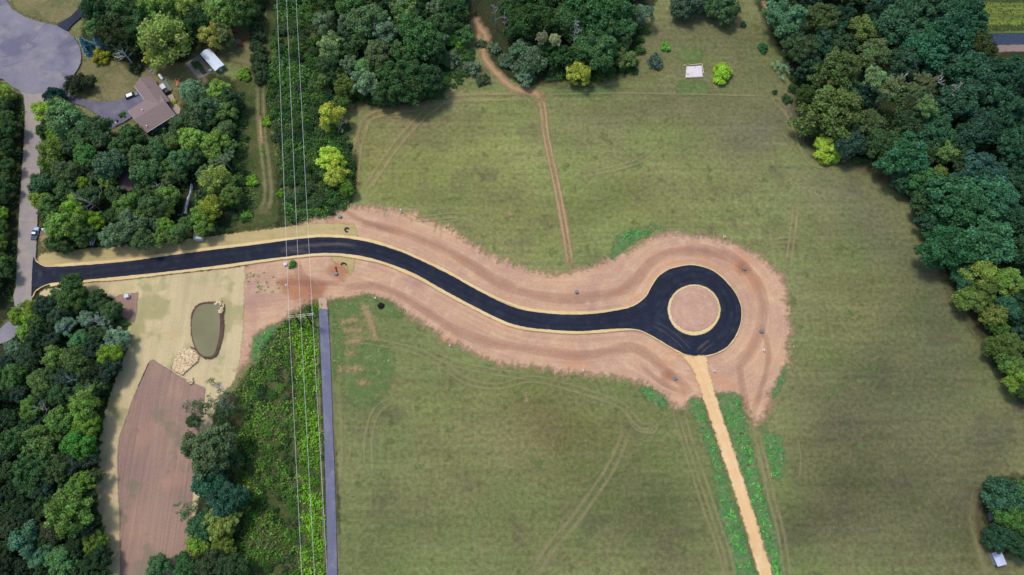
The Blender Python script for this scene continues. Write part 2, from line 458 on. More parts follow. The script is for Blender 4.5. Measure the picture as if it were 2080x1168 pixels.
M['oldasph'] = soil('aged_asphalt', [C(136, 133, 144), C(120, 119, 134), C(156, 150, 150)], big=.07, mid=.16, fine=1.8, fa=.12, edge=(.3, .3, .5), bump=.02, spots=[(C(100, 100, 122), .07, .52, .55), (C(160, 152, 158), .09, .6, .5), (C(96, 98, 114), .3, .66, .4)])
M['drive'] = soil('driveway_asphalt', [C(114, 112, 126), C(100, 99, 116), C(134, 130, 138)], big=.1, mid=.3, fine=2, fa=.1, edge=(.2, .3, .5), bump=.02)
M['newdrive'] = soil('dark_driveway', [C(58, 62, 76), C(50, 54, 68)], big=.1, fine=2, fa=.12, edge=(.2, .3, .5), bump=.02)
M['trail'] = soil('trail_asphalt', [C(118, 120, 140), C(106, 108, 130), C(134, 134, 150)], big=.08, mid=.3, fine=2.4, fa=.12, streak=('pos', (1.2, .04, 1)), stram=.08, edge=(.1, .2, .5), bump=.02, spots=[(C(150, 140, 132), .35, .68, .4)])
M['gravel'] = soil('gravel_drive', [C(232, 197, 146), C(224, 184, 134), C(238, 214, 170)], big=.04, mid=.2, fine=2.2, fa=.08, streak=('sd', (.03, .9, 1)), stram=.11, edge=(1.0, .7, .6), bump=.05)
M['track'] = soil('worn_grass', [C(174, 164, 122), C(164, 156, 112)], big=.1, fine=1.6, fa=.2, edge=(.7, 1.3, .3), opacity=.5, bump=0)
M['ptrack'] = soil('pale_worn_track', [C(182, 164, 124), C(172, 156, 112)], big=.1, fine=1.4, fa=.18, edge=(.8, 1.3, .35), opacity=.68, bump=0)
M['faint'] = soil('pressed_grass', [C(172, 164, 122), C(162, 156, 112)], big=.1, fine=1.6, fa=.2, edge=(.7, 1.2, .3), opacity=.47, bump=0)
M['dtrack'] = soil('dirt_track', [C(194, 158, 122), C(182, 150, 114)], big=.1, fine=1.6, fa=.15, edge=(.5, .9, .4), opacity=.85, bump=0)
M['rut'] = soil('rut_soil', [C(176, 130, 108), C(166, 122, 102)], big=.1, fine=1.8, fa=.12, edge=(.8, 2.4, .5), opacity=.42, bump=0)
M['dust'] = soil('road_dust', [C(150, 134, 122), C(126, 116, 114)], big=.1, fine=2, fa=.2, edge=(.5, 1.0, .7), opacity=.30, bump=0)
M['bare'] = soil('bare_patch', [C(180, 152, 116), C(166, 144, 108), C(146, 144, 96)], big=.2, mid=.5, fine=1.6, fa=.22, edge=(2.2, 1.4, .9), opacity=.8)
M['weed'] = soil('weedy_ground', [C(88, 134, 78), C(104, 136, 84), C(148, 138, 110)], big=.3, mid=.45, fine=1.0, fa=.35, edge=(2.6, 1.4, .5), bump=.1, opacity=.85)
M['weedt'] = soil('thin_weeds', [C(112, 134, 80), C(98, 122, 72), C(150, 146, 100)], big=.2, mid=.5, fine=1.2, fa=.3, edge=(2.6, 1.2, .9), opacity=.75)
M['orange'] = soil('red_clay', [C(196, 128, 88), C(186, 122, 86)], big=.2, fine=1.6, fa=.14, edge=(1.6, 2.4, .4), opacity=.4)
M['esoil'] = soil('edge_soil', [C(100, 88, 74), C(86, 76, 64)], big=.15, fine=1.2, fa=.3, edge=(2.4, 3.0, .3), opacity=.45, bump=0)
M['dark'] = soil('damp_soil', [C(70, 52, 46), C(90, 64, 54)], big=.2, fine=1.6, fa=.3, edge=(.4, .5, .7))

# woodland floors
for pl in ([(1565, -30), (1995, -30), (2012, 60), (2030, 112), (2130, 118), (2130, 850), (2085, 830), (2045, 770), (1995, 690), (1955, 610), (1915, 540), (1885, 490), (1865, 430), (1835, 385), (1790, 335), (1730, 318), (1650, 300), (1622, 240), (1615, 150), (1575, 80)],
           [(640, -30), (965, -30), (958, 50), (905, 120), (885, 190), (835, 212), (720, 205), (650, 200), (640, 300), (718, 300), (716, 400), (650, 440), (560, 465), (566, 300), (540, 200), (560, 100), (550, -30)], [(985, -30), (1315, -30), (1305, 50), (1272, 140), (1190, 160), (1060, 165), (1000, 120)],
           [(175, -30), (520, -30), (515, 70), (470, 90), (400, 90), (370, 135), (290, 130), (220, 125), (170, 90), (172, 40)], [(85, 205), (150, 225), (215, 268), (290, 285), (362, 230), (370, 170), (470, 160), (482, 250), (478, 320), (486, 400), (455, 470), (330, 492), (200, 500), (95, 505), (85, 440), (86, 330)],
           [(-60, 165), (20, 185), (48, 210), (46, 300), (35, 420), (28, 560), (20, 640), (-60, 640)], [(-60, 700), (20, 690), (35, 600), (150, 590), (230, 615), (262, 690), (245, 745), (222, 800), (207, 850), (200, 900), (195, 960), (190, 1020), (205, 1055), (212, 1100), (213, 1200), (-60, 1200)],
           [(2005, 985), (2110, 980), (2110, 1110), (2020, 1110)], [(395, 1180), (400, 1010), (430, 880), (470, 800), (650, 800), (665, 1180)]):
    layer('forest_floor', pl, M['floor'], res=2.0, margin=4, smooth=3)
layer('lawn', [(170, 120), (200, 125), (260, 125), (330, 130), (400, 130), (420, 170), (380, 190), (360, 230), (300, 250), (240, 240), (215, 205), (160, 185), (140, 165), (160, 145)], M['lawn'], res=1, smooth=3)
layer('lawn', [(30, -40), (190, -40), (160, 20), (130, 48), (85, 42), (50, 30), (28, 15)], M['lawn'], res=1, smooth=2)
layer('lawn', [(455, 60), (505, 30), (518, 120), (520, 200), (500, 180), (490, 130), (440, 120)], M['lawn'], res=1, smooth=3)
layer('rough_grass', [(486, 150), (530, 160), (545, 250), (560, 340), (565, 450), (500, 462), (470, 465), (490, 380), (480, 260)], M['brush'], res=1.2, smooth=3)
# power line corridor ground
layer('corridor_ground', [(548, -30), (640, -30), (650, 200), (655, 400), (620, 450), (575, 458), (572, 330), (545, 200)], M['brush'], res=1.2, smooth=2, margin=3)
layer('corridor_ground', [(648, 612), (652, 690), (657, 800), (664, 1000), (668, 1200), (440, 1200), (470, 1000), (480, 800), (520, 740), (545, 690), (600, 640)], M['brush'], res=1.2, smooth=2, margin=3)
# farm plot at the upper right
def stripes():
    t = NT('crop_rows'); p = t.pos()
    s = t.n('SeparateXYZ'); t.set(s.inputs[0], p)
    w = t.noise(t.vscale(p, (.01, .33, 1)), 1.0, 1, .4)
    c = t.mix(t.rng(w, .40, .56), C(66, 78, 46), C(128, 142, 56))
    w2 = t.noise(t.vscale(p, (.012, 1.1, 1)), 1.0, 2, .5)
    c = t.mix(t.rng(w2, .52, .62, 0, .7), c, C(84, 96, 60))
    return t.finish(t.mix(t.rng(t.noise(p, 1.5, 4), .3, .7, 0, .35), c, C(50, 60, 40)), .9)
layer('crop_field', [(1960, -60), (2200, -60), (2200, 67), (2000, 70)], stripes(), res=2)
layer('mulched_bed', [(2010, 68), (2200, 65), (2200, 88), (2010, 92)], soil('mulch', [C(78, 88, 110), C(60, 74, 92)], fine=1, fa=.3, edge=(.3, .3, .5)), res=1)
layer('farm_lane', [(2010, 92), (2200, 87), (2200, 102), (2010, 106)], soil('lane_gravel', [C(160, 140, 138), C(140, 124, 120)], fine=1.2, fa=.2, edge=(.6, .5, .5)), res=1)

# straw covered ground, graded soil
STRAW_S = [(84, 590), (150, 577), (250, 568), (400, 552), (497, 541), (497, 584), (493, 684), (486, 739), (473, 780), (450, 800), (432, 850), (425, 960), (402, 1015), (390, 1090), (380, 1200), (213, 1200), (213, 1090), (206, 1055), (192, 1022), (198, 960), (200, 900), (210, 850), (224, 800), (243, 750), (262, 695), (258, 640), (232, 605), (180, 596), (110, 600), (80, 604)]
DIRT = [(497, 541), (520, 525), (595, 512), (640, 500), (660, 470), (600, 466), (612, 454), (640, 443), (682, 438), (700, 424), (716, 417), (745, 420), (795, 424), (845, 436), (870, 452), (907, 462), (945, 487), (982, 510), (1040, 535), (1077, 552), (1140, 558), (1190, 545), (1252, 522), (1290, 502), (1322, 482), (1365, 472), (1415, 478), (1465, 484), (1502, 499), (1540, 520), (1568, 540), (1588, 562), (1598, 584), (1603, 634), (1606, 666), (1602, 696), (1601, 729), (1591, 751), (1582, 776), (1567, 796), (1562, 834), (1535, 862), (1522, 840), (1508, 808), (1490, 801), (1452, 804), (1422, 810), (1395, 814), (1383, 830), (1367, 819), (1340, 799), (1312, 784), (1277, 770), (1240, 763), (1190, 761), (1135, 754), (1077, 746), (1040, 742), (995, 729), (945, 706), (907, 694), (882, 671), (845, 644), (815, 629), (790, 610), (740, 597), (720, 603), (705, 611), (670, 609), (630, 612), (612, 622), (592, 637), (570, 654), (535, 671), (520, 689), (514, 724), (475, 780), (473, 779), (486, 739), (493, 684), (497, 584)]
DIRT = [(x - 9, y) if x < 497.5 else (x, y) for x, y in DIRT]
layer('graded_soil', DIRT, M['dirt'], res=.5, margin=2.5, finger=(1.5, .5), sdref=ROADW)
layer('straw_ground', STRAW_S, M['straw'], res=.8)
STRAW_N = [(82, 516), (150, 508), (207, 502), (250, 497), (322, 496), (375, 487), (500, 471), (560, 464), (595, 459), (640, 453), (720, 455), (726, 480), (735, 488), (760, 494), (720, 495), (670, 490), (582, 497), (437, 516), (250, 541), (100, 550), (82, 540), (76, 528)]
layer('straw_verge', STRAW_N, M['strawv'], res=.6)
layer('straw_verge', [(676, 516), (722, 517), (719, 545), (712, 562), (702, 548), (690, 538), (672, 528)], M['strawv'], res=.6)
SEEDB = [(310, 730), (345, 752), (370, 768), (395, 780), (417, 788), (416, 812), (407, 860), (400, 900), (396, 950), (391, 1010), (388, 1060), (385, 1110), (382, 1200), (245, 1200), (244, 1100), (243, 1040), (240, 990), (239, 930), (242, 890), (255, 855), (270, 812), (285, 775), (303, 735)]
layer('seed_bed', SEEDB, M['seed'], res=.6, margin=1.2)
layer('seed_bed', [(229, 610), (240, 600), (281, 594), (277, 640), (272, 655), (250, 645), (230, 622)], M['seed'], res=.6, margin=1.2)

# weeds and bare spots
WEED = [(1255, 480, 1318, 466, 26), (1325, 457, 1345, 464, 8)]
layer('weed_ground', [(1256, 478), (1290, 465), (1318, 464), (1322, 474), (1300, 486), (1272, 500), (1252, 520), (1240, 520)], M['weed'], res=.6, smooth=2)
layer('weed_ground', [(1322, 456), (1345, 460), (1348, 468), (1330, 466)], M['weed'], res=.6)
layer('weed_ground', [(1300, 790), (1318, 786), (1345, 802), (1355, 822), (1345, 830), (1325, 818), (1305, 802)], M['weed'], res=.6, smooth=2)
layer('weed_ground', [(1396, 814), (1424, 812), (1436, 850), (1455, 905), (1475, 970), (1500, 1050), (1530, 1140), (1545, 1200), (1500, 1200), (1480, 1120), (1462, 1050), (1452, 980), (1440, 920), (1420, 870)], M['weed'], res=.6, smooth=2)
layer('weed_ground', [(1456, 804), (1502, 802), (1508, 830), (1520, 880), (1535, 940), (1550, 1000), (1570, 1060), (1590, 1140), (1600, 1200), (1570, 1200), (1545, 1100), (1515, 1000), (1490, 920), (1470, 850)], M['weed'], res=.6, smooth=2)
layer('weed_ground', [(1544, 868), (1560, 880), (1585, 885), (1594, 930), (1590, 965), (1570, 975), (1555, 930)], M['weed'], res=.6, smooth=2)
layer('weed_ground', [(1596, 735), (1592, 770), (1580, 800), (1570, 806), (1578, 775), (1590, 750)], M['weed'], res=.6, smooth=2)
layer('weed_ground', [(668, 614), (720, 606), (742, 598), (790, 612), (820, 634), (810, 645), (770, 640), (720, 650), (700, 700), (690, 760), (672, 760), (670, 680)], M['weedt'], res=.7, smooth=2)
layer('weed_ground', [(700, 710), (760, 690), (800, 720), (790, 790), (740, 830), (700, 800)], M['weedt'], res=.7, smooth=2)
layer('weed_ground', [(1380, 165), (1430, 165), (1440, 190), (1400, 196), (1375, 188)], M['weedt'], res=.7, smooth=2)
layer('weed_ground', [(1385, 95), (1425, 100), (1420, 128), (1380, 122)], M['weedt'], res=.7, smooth=2)
layer('weed_ground', [(1130, 180), (1240, 178), (1236, 194), (1140, 196)], M['weedt'], res=.7, smooth=2)
for pl in ([(512, 690), (540, 668), (560, 660), (550, 690), (528, 730), (515, 735)], ):
    layer('weed_ground', pl, M['weed'], res=.7, smooth=2)
for pl in ([(690, 648), (724, 643), (727, 652), (694, 660)], [(697, 666), (736, 665), (734, 675), (704, 677)], [(705, 689), (735, 687), (736, 698), (716, 700), (704, 697)], [(702, 715), (716, 712), (722, 718), (706, 726)], [(702, 746), (728, 741), (742, 748), (728, 756), (704, 755)], [(728, 774), (740, 768), (748, 776), (738, 786), (729, 780)],
           [(687, 745), (694, 742), (696, 757), (689, 757)], [(748, 772), (753, 772), (753, 779), (748, 779)], [(732, 612), (748, 620), (760, 650), (768, 690), (758, 692), (748, 660), (735, 635)],
           [(1484, 38), (1502, 35), (1508, 46), (1502, 55), (1492, 46)], [(1064, 800), (1070, 798), (1072, 815), (1066, 820)], [(1116, 505), (1126, 508), (1126, 516), (1118, 513)], [(1146, 330), (1153, 329), (1152, 336), (1146, 338)], [(1028, 430), (1042, 433), (1038, 440), (1030, 438)], [(1212, 270), (1224, 272), (1218, 280)],
           [(80, 470), (104, 480), (106, 500), (88, 505), (82, 490)], [(1548, 5), (1562, 5), (1565, 22), (1552, 20)]):
    layer('bare_patch', pl, M['bare'], res=.5)
for pl in ([(668, 545), (690, 535), (705, 548), (700, 568), (678, 566)], [(1495, 538), (1512, 532), (1520, 548), (1502, 556)], [(1345, 757), (1362, 752), (1368, 768), (1350, 776)], [(565, 575), (600, 560), (660, 575), (655, 600), (600, 610)]):
    layer('clay_patch', pl, M['orange'], res=.6, smooth=2, margin=3)

for x, y, r_, k in ((1295, 335, 9, 0), (1722, 640, 8, 0), (1775, 745, 9, 0), (1686, 800, 12, 0), (1750, 908, 9, 0), (912, 873, 8, 0), (1058, 806, 7, 0), (1225, 276, 6, 0), (1150, 338, 6, 0), (1120, 512, 8, 0), (1095, 945, 7, 0), (850, 950, 9, 0), (1650, 250, 10, 1), (1455, 210, 14, 1), (1840, 830, 14, 1), (1790, 870, 12, 1), (1310, 1025, 10, 1), (1165, 1065, 9, 1), (870, 780, 12, 1), (1700, 1120, 12, 1), (1900, 930, 14, 1), (1560, 300, 12, 1)):
    rr_ = random.Random(x); pl = [(x + r_ * rr_.uniform(.5, 1.2) * math.cos(a), y + r_ * rr_.uniform(.4, 1) * math.sin(a)) for a in np.linspace(0, 6.28, 9)[:-1]]
    if k: continue
    layer('worn_patch', pl, M['weedt'] if k == 0 else M['esoil'], res=.6, smooth=2, margin=2.5)
# faint wheel marks on the meadow
for pts, w, g, mt in (
    ([(945, 175), (925, 190), (890, 212), (850, 245), (810, 290), (770, 345), (742, 388)], .7, 2.4, 'ptrack'), ([(738, 300), (735, 275), (745, 245), (775, 230), (830, 222), (900, 205), (960, 198), (1060, 197)], .8, 2.4, 'ptrack'), ([(770, 226), (850, 216), (930, 205), (960, 200)], 2.4, 0, 'faint'), ([(718, 400), (722, 350), (727, 300), (738, 262)], .75, 2.6, 'ptrack'),
    ([(958, 40), (965, 60), (980, 90), (985, 120), (1010, 150), (1040, 178), (1075, 186), (1095, 196), (1102, 212)], 2.2, 0, 'dtrack'), ([(962, 30), (972, 55), (985, 70), (988, 95)], 2.6, 0, 'dtrack'), ([(1103, 215), (1110, 280), (1125, 350), (1140, 430), (1156, 545)], 1.9, 0, 'faint'), ([(1098, 196), (1104, 230), (1108, 270), (1118, 320), (1133, 390), (1146, 460), (1160, 548)], .8, 1.6, 'dtrack'), ([(1040, 186), (1062, 200), (1080, 220), (1094, 245), (1101, 275)], .5, 1.8, 'faint'),
    ([(1618, 408), (1612, 450), (1606, 500), (1598, 555)], .6, 1.7, 'ptrack'), ([(1190, 355), (1240, 345), (1290, 330), (1330, 305), (1350, 270)], .4, 1.6, 'faint'),
    ([(690, 690), (760, 695), (850, 715), (905, 745), (950, 775), (1010, 785), (1080, 770), (1150, 785), (1230, 810), (1270, 830), (1295, 860), (1316, 866), (1336, 858)], .5, 1.8, 'faint'), ([(870, 715), (930, 740), (1000, 755), (1090, 768)], .5, 1.8, 'faint'),
    ([(1276, 862), (1262, 905), (1235, 960), (1200, 1010), (1165, 1060), (1120, 1110), (1085, 1168)], .8, 2.3, 'track'), ([(1290, 850), (1300, 872), (1325, 880), (1335, 865), (1322, 850), (1300, 845)], .4, 0, 'faint'), ([(1278, 845), (1292, 868), (1316, 874), (1334, 856)], .4, 1.2, 'faint'),
    ([(1382, 830), (1395, 880), (1415, 940), (1435, 1000), (1455, 1060), (1475, 1120), (1490, 1190)], .6, 1.9, 'track'), ([(1366, 830), (1382, 890), (1404, 960), (1430, 1040), (1455, 1110), (1478, 1190)], .6, 0, 'track'), ([(1534, 866), (1545, 920), (1558, 970), (1568, 1020), (1585, 1080), (1602, 1190)], .8, 1.8, 'track'), ([(1540, 890), (1552, 940), (1562, 990)], .5, 1.6, 'track'),
    ([(530, 170), (530, 220), (532, 270), (540, 330), (545, 400), (530, 440)], .9, 2.2, 'faint'), ([(528, 230), (531, 280), (536, 300)], .8, 0, 'dtrack'), ([(1110, 193), (1250, 190), (1400, 192), (1560, 196)], .5, 0, 'faint'), ([(1560, 196), (1600, 240), (1628, 310), (1650, 336), (1680, 342), (1740, 344), (1790, 352), (1830, 378), (1860, 425), (1890, 500), (1930, 580)], .7, 0, 'track'),
    ([(750, 900), (755, 860), (770, 830), (800, 810)], .5, 2.2, 'faint'), ([(750, 960), (748, 900), (752, 860)], .5, 2.4, 'faint'), ([(690, 1000), (695, 900), (690, 800)], .8, 0, 'faint'), ([(820, 430), (850, 445), (940, 440), (1010, 480), (1060, 530)], .4, 1.7, 'faint'),
    ([(1560, 500), (1580, 490), (1610, 488), (1630, 494)], .5, 1.6, 'faint'), ([(1545, 508), (1575, 498), (1600, 500)], .4, 1.6, 'faint'), ([(660, 1180), (657, 1060), (652, 900), (648, 780), (645, 640)], .45, 0, 'faint'), ([(690, 1180), (683, 1040), (676, 850), (670, 640)], .8, 0, 'faint'),
    ([(1615, 880), (1625, 920), (1624, 960), (1618, 985)], .4, 0, 'faint'), ([(1985, 990), (1975, 1060), (1990, 1130), (2010, 1180)], 1.6, 0, 'faint'),
    ):
    ribbon('wheel_track', pts, w * 1.35, M[mt], gauge=g)
for pts, w in (([(1590, 60), (1612, 130), (1618, 220), (1640, 290), (1680, 325), (1760, 345), (1830, 385), (1870, 440), (1895, 505), (1935, 590), (1990, 680), (2040, 770), (2075, 840)], 3.0), ([(1870, 430), (1888, 470), (1895, 500)], 2.6), ([(1990, 990), (1985, 1060), (2000, 1110)], 2.6), ([(660, 300), (650, 260), (645, 215)], 1.6), ([(1070, 165), (1180, 175), (1270, 150)], 2.2), ([(880, 200), (800, 218), (720, 215)], 2.0)):
    ribbon('soil_strip', pts, w, M['esoil'])
rd_ = random.Random(8)
for i in range(46):      # short grader pulls fanning out from the edge of the graded soil
    seg = rd_.choice([((760, 428), (1010, 522), (0.25, -1)), ((1010, 525), (1180, 552), (-.05, -1)), ((1330, 472), (1500, 490), (0.05, -1)), ((1500, 495), (1560, 540), (.7, -.8)), ((1000, 730), (1240, 765), (0, .8))])
    f = rd_.random(); x = seg[0][0] * (1 - f) + seg[1][0] * f; y = seg[0][1] * (1 - f) + seg[1][1] * f
    L = rd_.uniform(14, 26)
    ribbon('wheel_track', [(x - seg[2][0] * 6, y - seg[2][1] * 6), (x + seg[2][0] * L * .5, y + seg[2][1] * L * .5), (x + seg[2][0] * L, y + seg[2][1] * L)], rd_.uniform(.35, .7), M['track' if i % 3 else 'dtrack'], sub=3)
# darker haul ruts in the graded soil
for pts, w in (([(735, 455), (770, 460), (810, 470), (860, 488), (910, 510), (960, 540), (1010, 572), (1070, 595), (1140, 606), (1200, 603), (1260, 590), (1295, 565), (1320, 533), (1350, 515), (1400, 508), (1450, 512), (1495, 530), (1530, 565), (1548, 610), (1545, 660), (1530, 700), (1500, 740)], 2.2),
               ([(700, 585), (760, 580), (815, 600), (870, 635), (920, 668), (980, 692), (1050, 705), (1120, 715), (1180, 722), (1240, 712), (1285, 706), (1320, 725), (1350, 752), (1380, 775), (1400, 800)], 2.0),
               ([(700, 430), (740, 450), (800, 470)], 1.2), ([(1390, 800), (1370, 790), (1340, 775), (1300, 740)], 1.2), ([(1500, 740), (1508, 790), (1518, 840)], 1.6), ([(1545, 660), (1560, 720), (1545, 790), (1525, 850)], 1.4), ([(600, 530), (612, 560), (640, 590), (650, 605)], 2.2), ([(560, 570), (620, 575), (700, 575)], 1.6)):
    ribbon('haul_rut', pts, w, M['rut'])

# ------------------------------------------------------------------ roads
def shoulder_d(Q, d, s):
    # d: signed distance to the asphalt outline; the stone strip is 1 m wide along the road and thin round the circle
    c = P(1409, 630); r = np.hypot(Q[:, 0] - c.x, Q[:, 1] - c.y)
    w = np.where(r < 24, .38, 1.05)
    w = np.clip(.38 + (r - 19) / 12 * .7, .38, 1.05) * (.8 + .4 * vnoise1(s / 9, 2))
    w = np.where(Q[:, 0] < P(110, 550).x, .35, w)
    return d + w
layer('road_shoulder', ROADc, M['shoulder'], res=.5, margin=3.0, dfun=shoulder_d)
layer('road', OLDR, M['oldroad'], res=1.2, margin=1.2)
layer('cul_de_sac', [(-30, -40), (2, -40), (15, 0), (27, 20), (50, 35), (80, 46), (115, 53), (140, 66), (157, 85), (166, 107), (165, 130), (155, 148), (140, 166), (125, 180), (100, 188), (70, 192), (45, 187), (27, 178), (8, 162), (-30, 140)], M['oldasph'], res=1.2, margin=1.2, smooth=2)
layer('path', [(-30, 690), (0, 670), (15, 656), (33, 651), (40, 668), (31, 686), (15, 695), (0, 700), (-30, 720)], M['oldasph'], res=.8, smooth=2)
layer('driveway', [(125, 176), (150, 195), (175, 204), (225, 209), (255, 201), (280, 186), (300, 205), (268, 240), (250, 251), (222, 264), (210, 250), (195, 232), (175, 219), (137, 206), (118, 190)], M['drive'], res=.8, margin=1)
layer('driveway', [(115, 52), (145, 35), (168, 12), (178, -40), (200, -40), (182, 20), (160, 42), (145, 55), (139, 66)], M['newdrive'], res=.8, margin=1)
def road_sheet(name, poly_px, mat, z, sdref):
    """crisp-edged paving, edges jittered by a few centimetres"""
    W = PN(poly_px)
    import bmesh
    bm = bmesh.new()
    W2 = []
    for i in range(len(W)):
        a, b = W[i], W[(i + 1) % len(W)]
        n = max(1, int(np.hypot(*(b - a)) / .8))
        for k in range(n): W2.append(a + (b - a) * k / n)
    W2 = np.array(W2); rng2 = np.random.RandomState(3)
    W2 = W2 + rng2.normal(0, .035, W2.shape)
    vs = [bm.verts.new((p[0], p[1], z)) for p in W2]
    f = bm.faces.new(vs)
    bmesh.ops.triangulate(bm, faces=[f])
    # cut into small cells so the lay-down direction can follow the road
    for ax, lo, hi, st in ((0, W2[:, 0].min(), W2[:, 0].max(), 3.0), (1, W2[:, 1].min(), W2[:, 1].max(), 1.5)):
        x = lo + st
        while x < hi:
            co = (x, 0, 0) if ax == 0 else (0, x, 0); no = (1, 0, 0) if ax == 0 else (0, 1, 0)
            bmesh.ops.bisect_plane(bm, geom=bm.verts[:] + bm.edges[:] + bm.faces[:], plane_co=co, plane_no=no, dist=1e-4)
            x += st
    me = bpy.data.meshes.new(name); bm.to_mesh(me); bm.free()
    co = np.zeros(len(me.vertices) * 3, np.float32); me.vertices.foreach_get('co', co); co = co.reshape(-1, 3)
    d, s = seg_dist(co[:, :2].astype(float), sdref, closed=False)
    attr_set(me, 'sd', 'FLOAT_VECTOR', np.stack([s, d, d * 0], 1), 'vector')
    if me.polygons[0].normal.z < 0: me.flip_normals()
    return tag(link(name, me, mat), None, None, None, 'structure')
CENT = PN(catmull([(60, 556), (250, 547), (430, 525), (600, 503), (680, 499), (790, 517), (900, 567), (1000, 620), (1080, 650), (1180, 656), (1280, 647), (1325, 610), (1345, 580), (1409, 560), (1465, 590), (1482, 640), (1455, 690), (1409, 703), (1350, 685), (1290, 655)], 4, False))
ASPH_Z = zlev() + .03
road_sheet('asphalt_road', ROADc, M['asphalt'], ASPH_Z, CENT)
ZL[0] = ASPH_Z
for pts, w, g in (([(560, 514), (590, 506), (640, 500), (690, 497), (730, 502)], 1.4, 0), ([(575, 513), (600, 508), (632, 518)], 1.6, 0), ([(610, 500), (622, 508), (634, 516)], .4, 1.4), ([(1320, 655), (1350, 670), (1378, 692), (1402, 719)], .35, 1.7), ([(1414, 720), (1430, 705), (1452, 690)], .5, 1.6), ([(1414, 718), (1420, 708), (1432, 698)], 1.0, 0),
                  ([(1165, 642), (1168, 646), (1160, 652)], .8, 0), ([(1462, 625), (1466, 632), (1468, 636)], .8, 0), ([(1482, 675), (1490, 668), (1494, 672)], .7, 0), ([(80, 572), (84, 556), (76, 545)], 1.2, 0)):
    ribbon('road_dust', pts, w, M['dust'], gauge=g)
for pts in ([(120, 560), (300, 541), (470, 516), (600, 500), (700, 497), (800, 520), (900, 565), (1000, 616), (1100, 650), (1200, 654), (1290, 642)], [(1345, 600), (1375, 570), (1420, 560), (1460, 580), (1484, 625), (1475, 670), (1440, 700)]):
    ribbon('wear_band', pts, .8, soil('wear_band', [C(58, 60, 72), C(48, 52, 64)], big=.1, fine=1.2, fa=.2, edge=(.9, 1.4, .25), opacity=.35, bump=0), gauge=2.3)
ISL = [(1409 + 53.5 * math.cos(a), 630.5 + 51.5 * math.sin(a)) for a in np.linspace(0, 2 * math.pi, 40, endpoint=False)]
layer('island_shoulder', ISL, M['shoulder'], res=.4, margin=.8)
ISL2 = [(1409.5 + 48.5 * math.cos(a), 629 + 46.5 * math.sin(a) - 1.5 * max(0, math.sin(a))) for a in np.linspace(0, 2 * math.pi, 40, endpoint=False)]
cisl = PN([(1409, 630), (1412, 632)])
layer('island_soil', ISL2, soil('island_soil', [C(196, 158, 134), C(184, 148, 128), C(206, 172, 148)], big=.12, mid=.4, fine=1.8, fa=.14, streak=('sd', (.05, .8, 1)), stram=.10, edge=(.5, .4, .8), bump=.05, spots=[(C(214, 186, 150), .3, .64, .4)]), res=.5, margin=.8, sdref=cisl, bulge=.25)
layer('gravel_drive', [(1378, 720), (1405, 724), (1434, 723), (1437, 742), (1442, 765), (1451, 798), (1466, 846), (1478, 880), (1503, 955), (1531, 1046), (1556, 1128), (1580, 1210), (1553, 1210), (1527, 1121), (1502, 1036), (1472, 943), (1451, 878), (1440, 846), (1430, 819), (1418, 781), (1405, 748), (1392, 732)], M['gravel'], res=.5, margin=1.2, sdref=PN([(1405, 720), (1425, 765), (1450, 835), (1490, 950), (1540, 1110), (1570, 1210)]))
layer('gravel_path', [(648, 606), (665, 606), (666, 632), (648, 632)], soil('worn_path', [C(196, 168, 148), C(180, 152, 130)], fine=1.6, fa=.12, edge=(.5, .5, .6)), res=.6)
layer('paved_trail', [(648, 629), (666, 629), (668, 655), (670, 684), (673, 759), (677, 876), (682, 1001), (687, 1200), (667, 1200), (665, 1076), (662, 976), (659, 876), (655, 784), (651, 684)], M['trail'], res=.5, margin=.6)
# expansion joints on the concrete lane
jm = soil('joint_tar', [C(84, 84, 96), C(74, 74, 86)], big=.3, edge=(.1, .2, .5), opacity=.5, bump=0)
for y, x0, x1 in ((342, 48, 84), (396, 44, 80), (452, 41, 77), (300, 50, 86)):
    a, b = P(x0, y), P(x1, y + 1)
    ribbon('pavement_joint', [(x0, y), ((x0 + x1) / 2, y + .8), (x1, y + .5)], .1, jm, sub=3, taper=False)
for pts in ([(4, 118), (26, 114)], [(8, 137), (50, 125)], [(85, 60), (60, 90)], [(122, 97), (158, 80)], [(125, 148), (140, 155)]):
    ribbon('pavement_joint', [pts[0], ((pts[0][0] + pts[1][0]) / 2, (pts[0][1] + pts[1][1]) / 2 + 1), pts[1]], .16, jm, sub=3, taper=False)

# ------------------------------------------------------------------ pond with a raised bank
POND = catmull([(412, 620), (432, 618.5), (446, 620), (450, 628), (447, 640), (448, 659), (446, 684), (441, 706), (435, 722), (420, 725), (407, 717), (399, 703), (394, 684), (392, 660), (396, 638), (402, 627)], 3)
wt = NT('pond_water')
wc = wt.mix(wt.rng(wt.noise(wt.pos(), .12, 3), .35, .65), C(124, 122, 92), C(134, 130, 100))
wt.finish(wc, .75, None, None, .02, spec=.08)
POND = [(x + (x - 421) * .03, y) for x, y in POND]
layer('pond_bank', POND, soil('damp_bank', [C(104, 80, 70), C(84, 64, 56), C(126, 100, 82)], big=.4, fine=2.0, fa=.25, edge=(.55, .35, .7), bump=.1), res=.4, margin=2.5, dfun=lambda Q, d, s_: d + .75 + .35 * np.sin(s_ / 7))
pw = MB(); W_ = PN(POND); pw.poly([(p[0], p[1], zlev() * 0 + ZL[0]) for p in W_]); o = pw.build('pond_water', wt.m); tag(o, kind='structure')

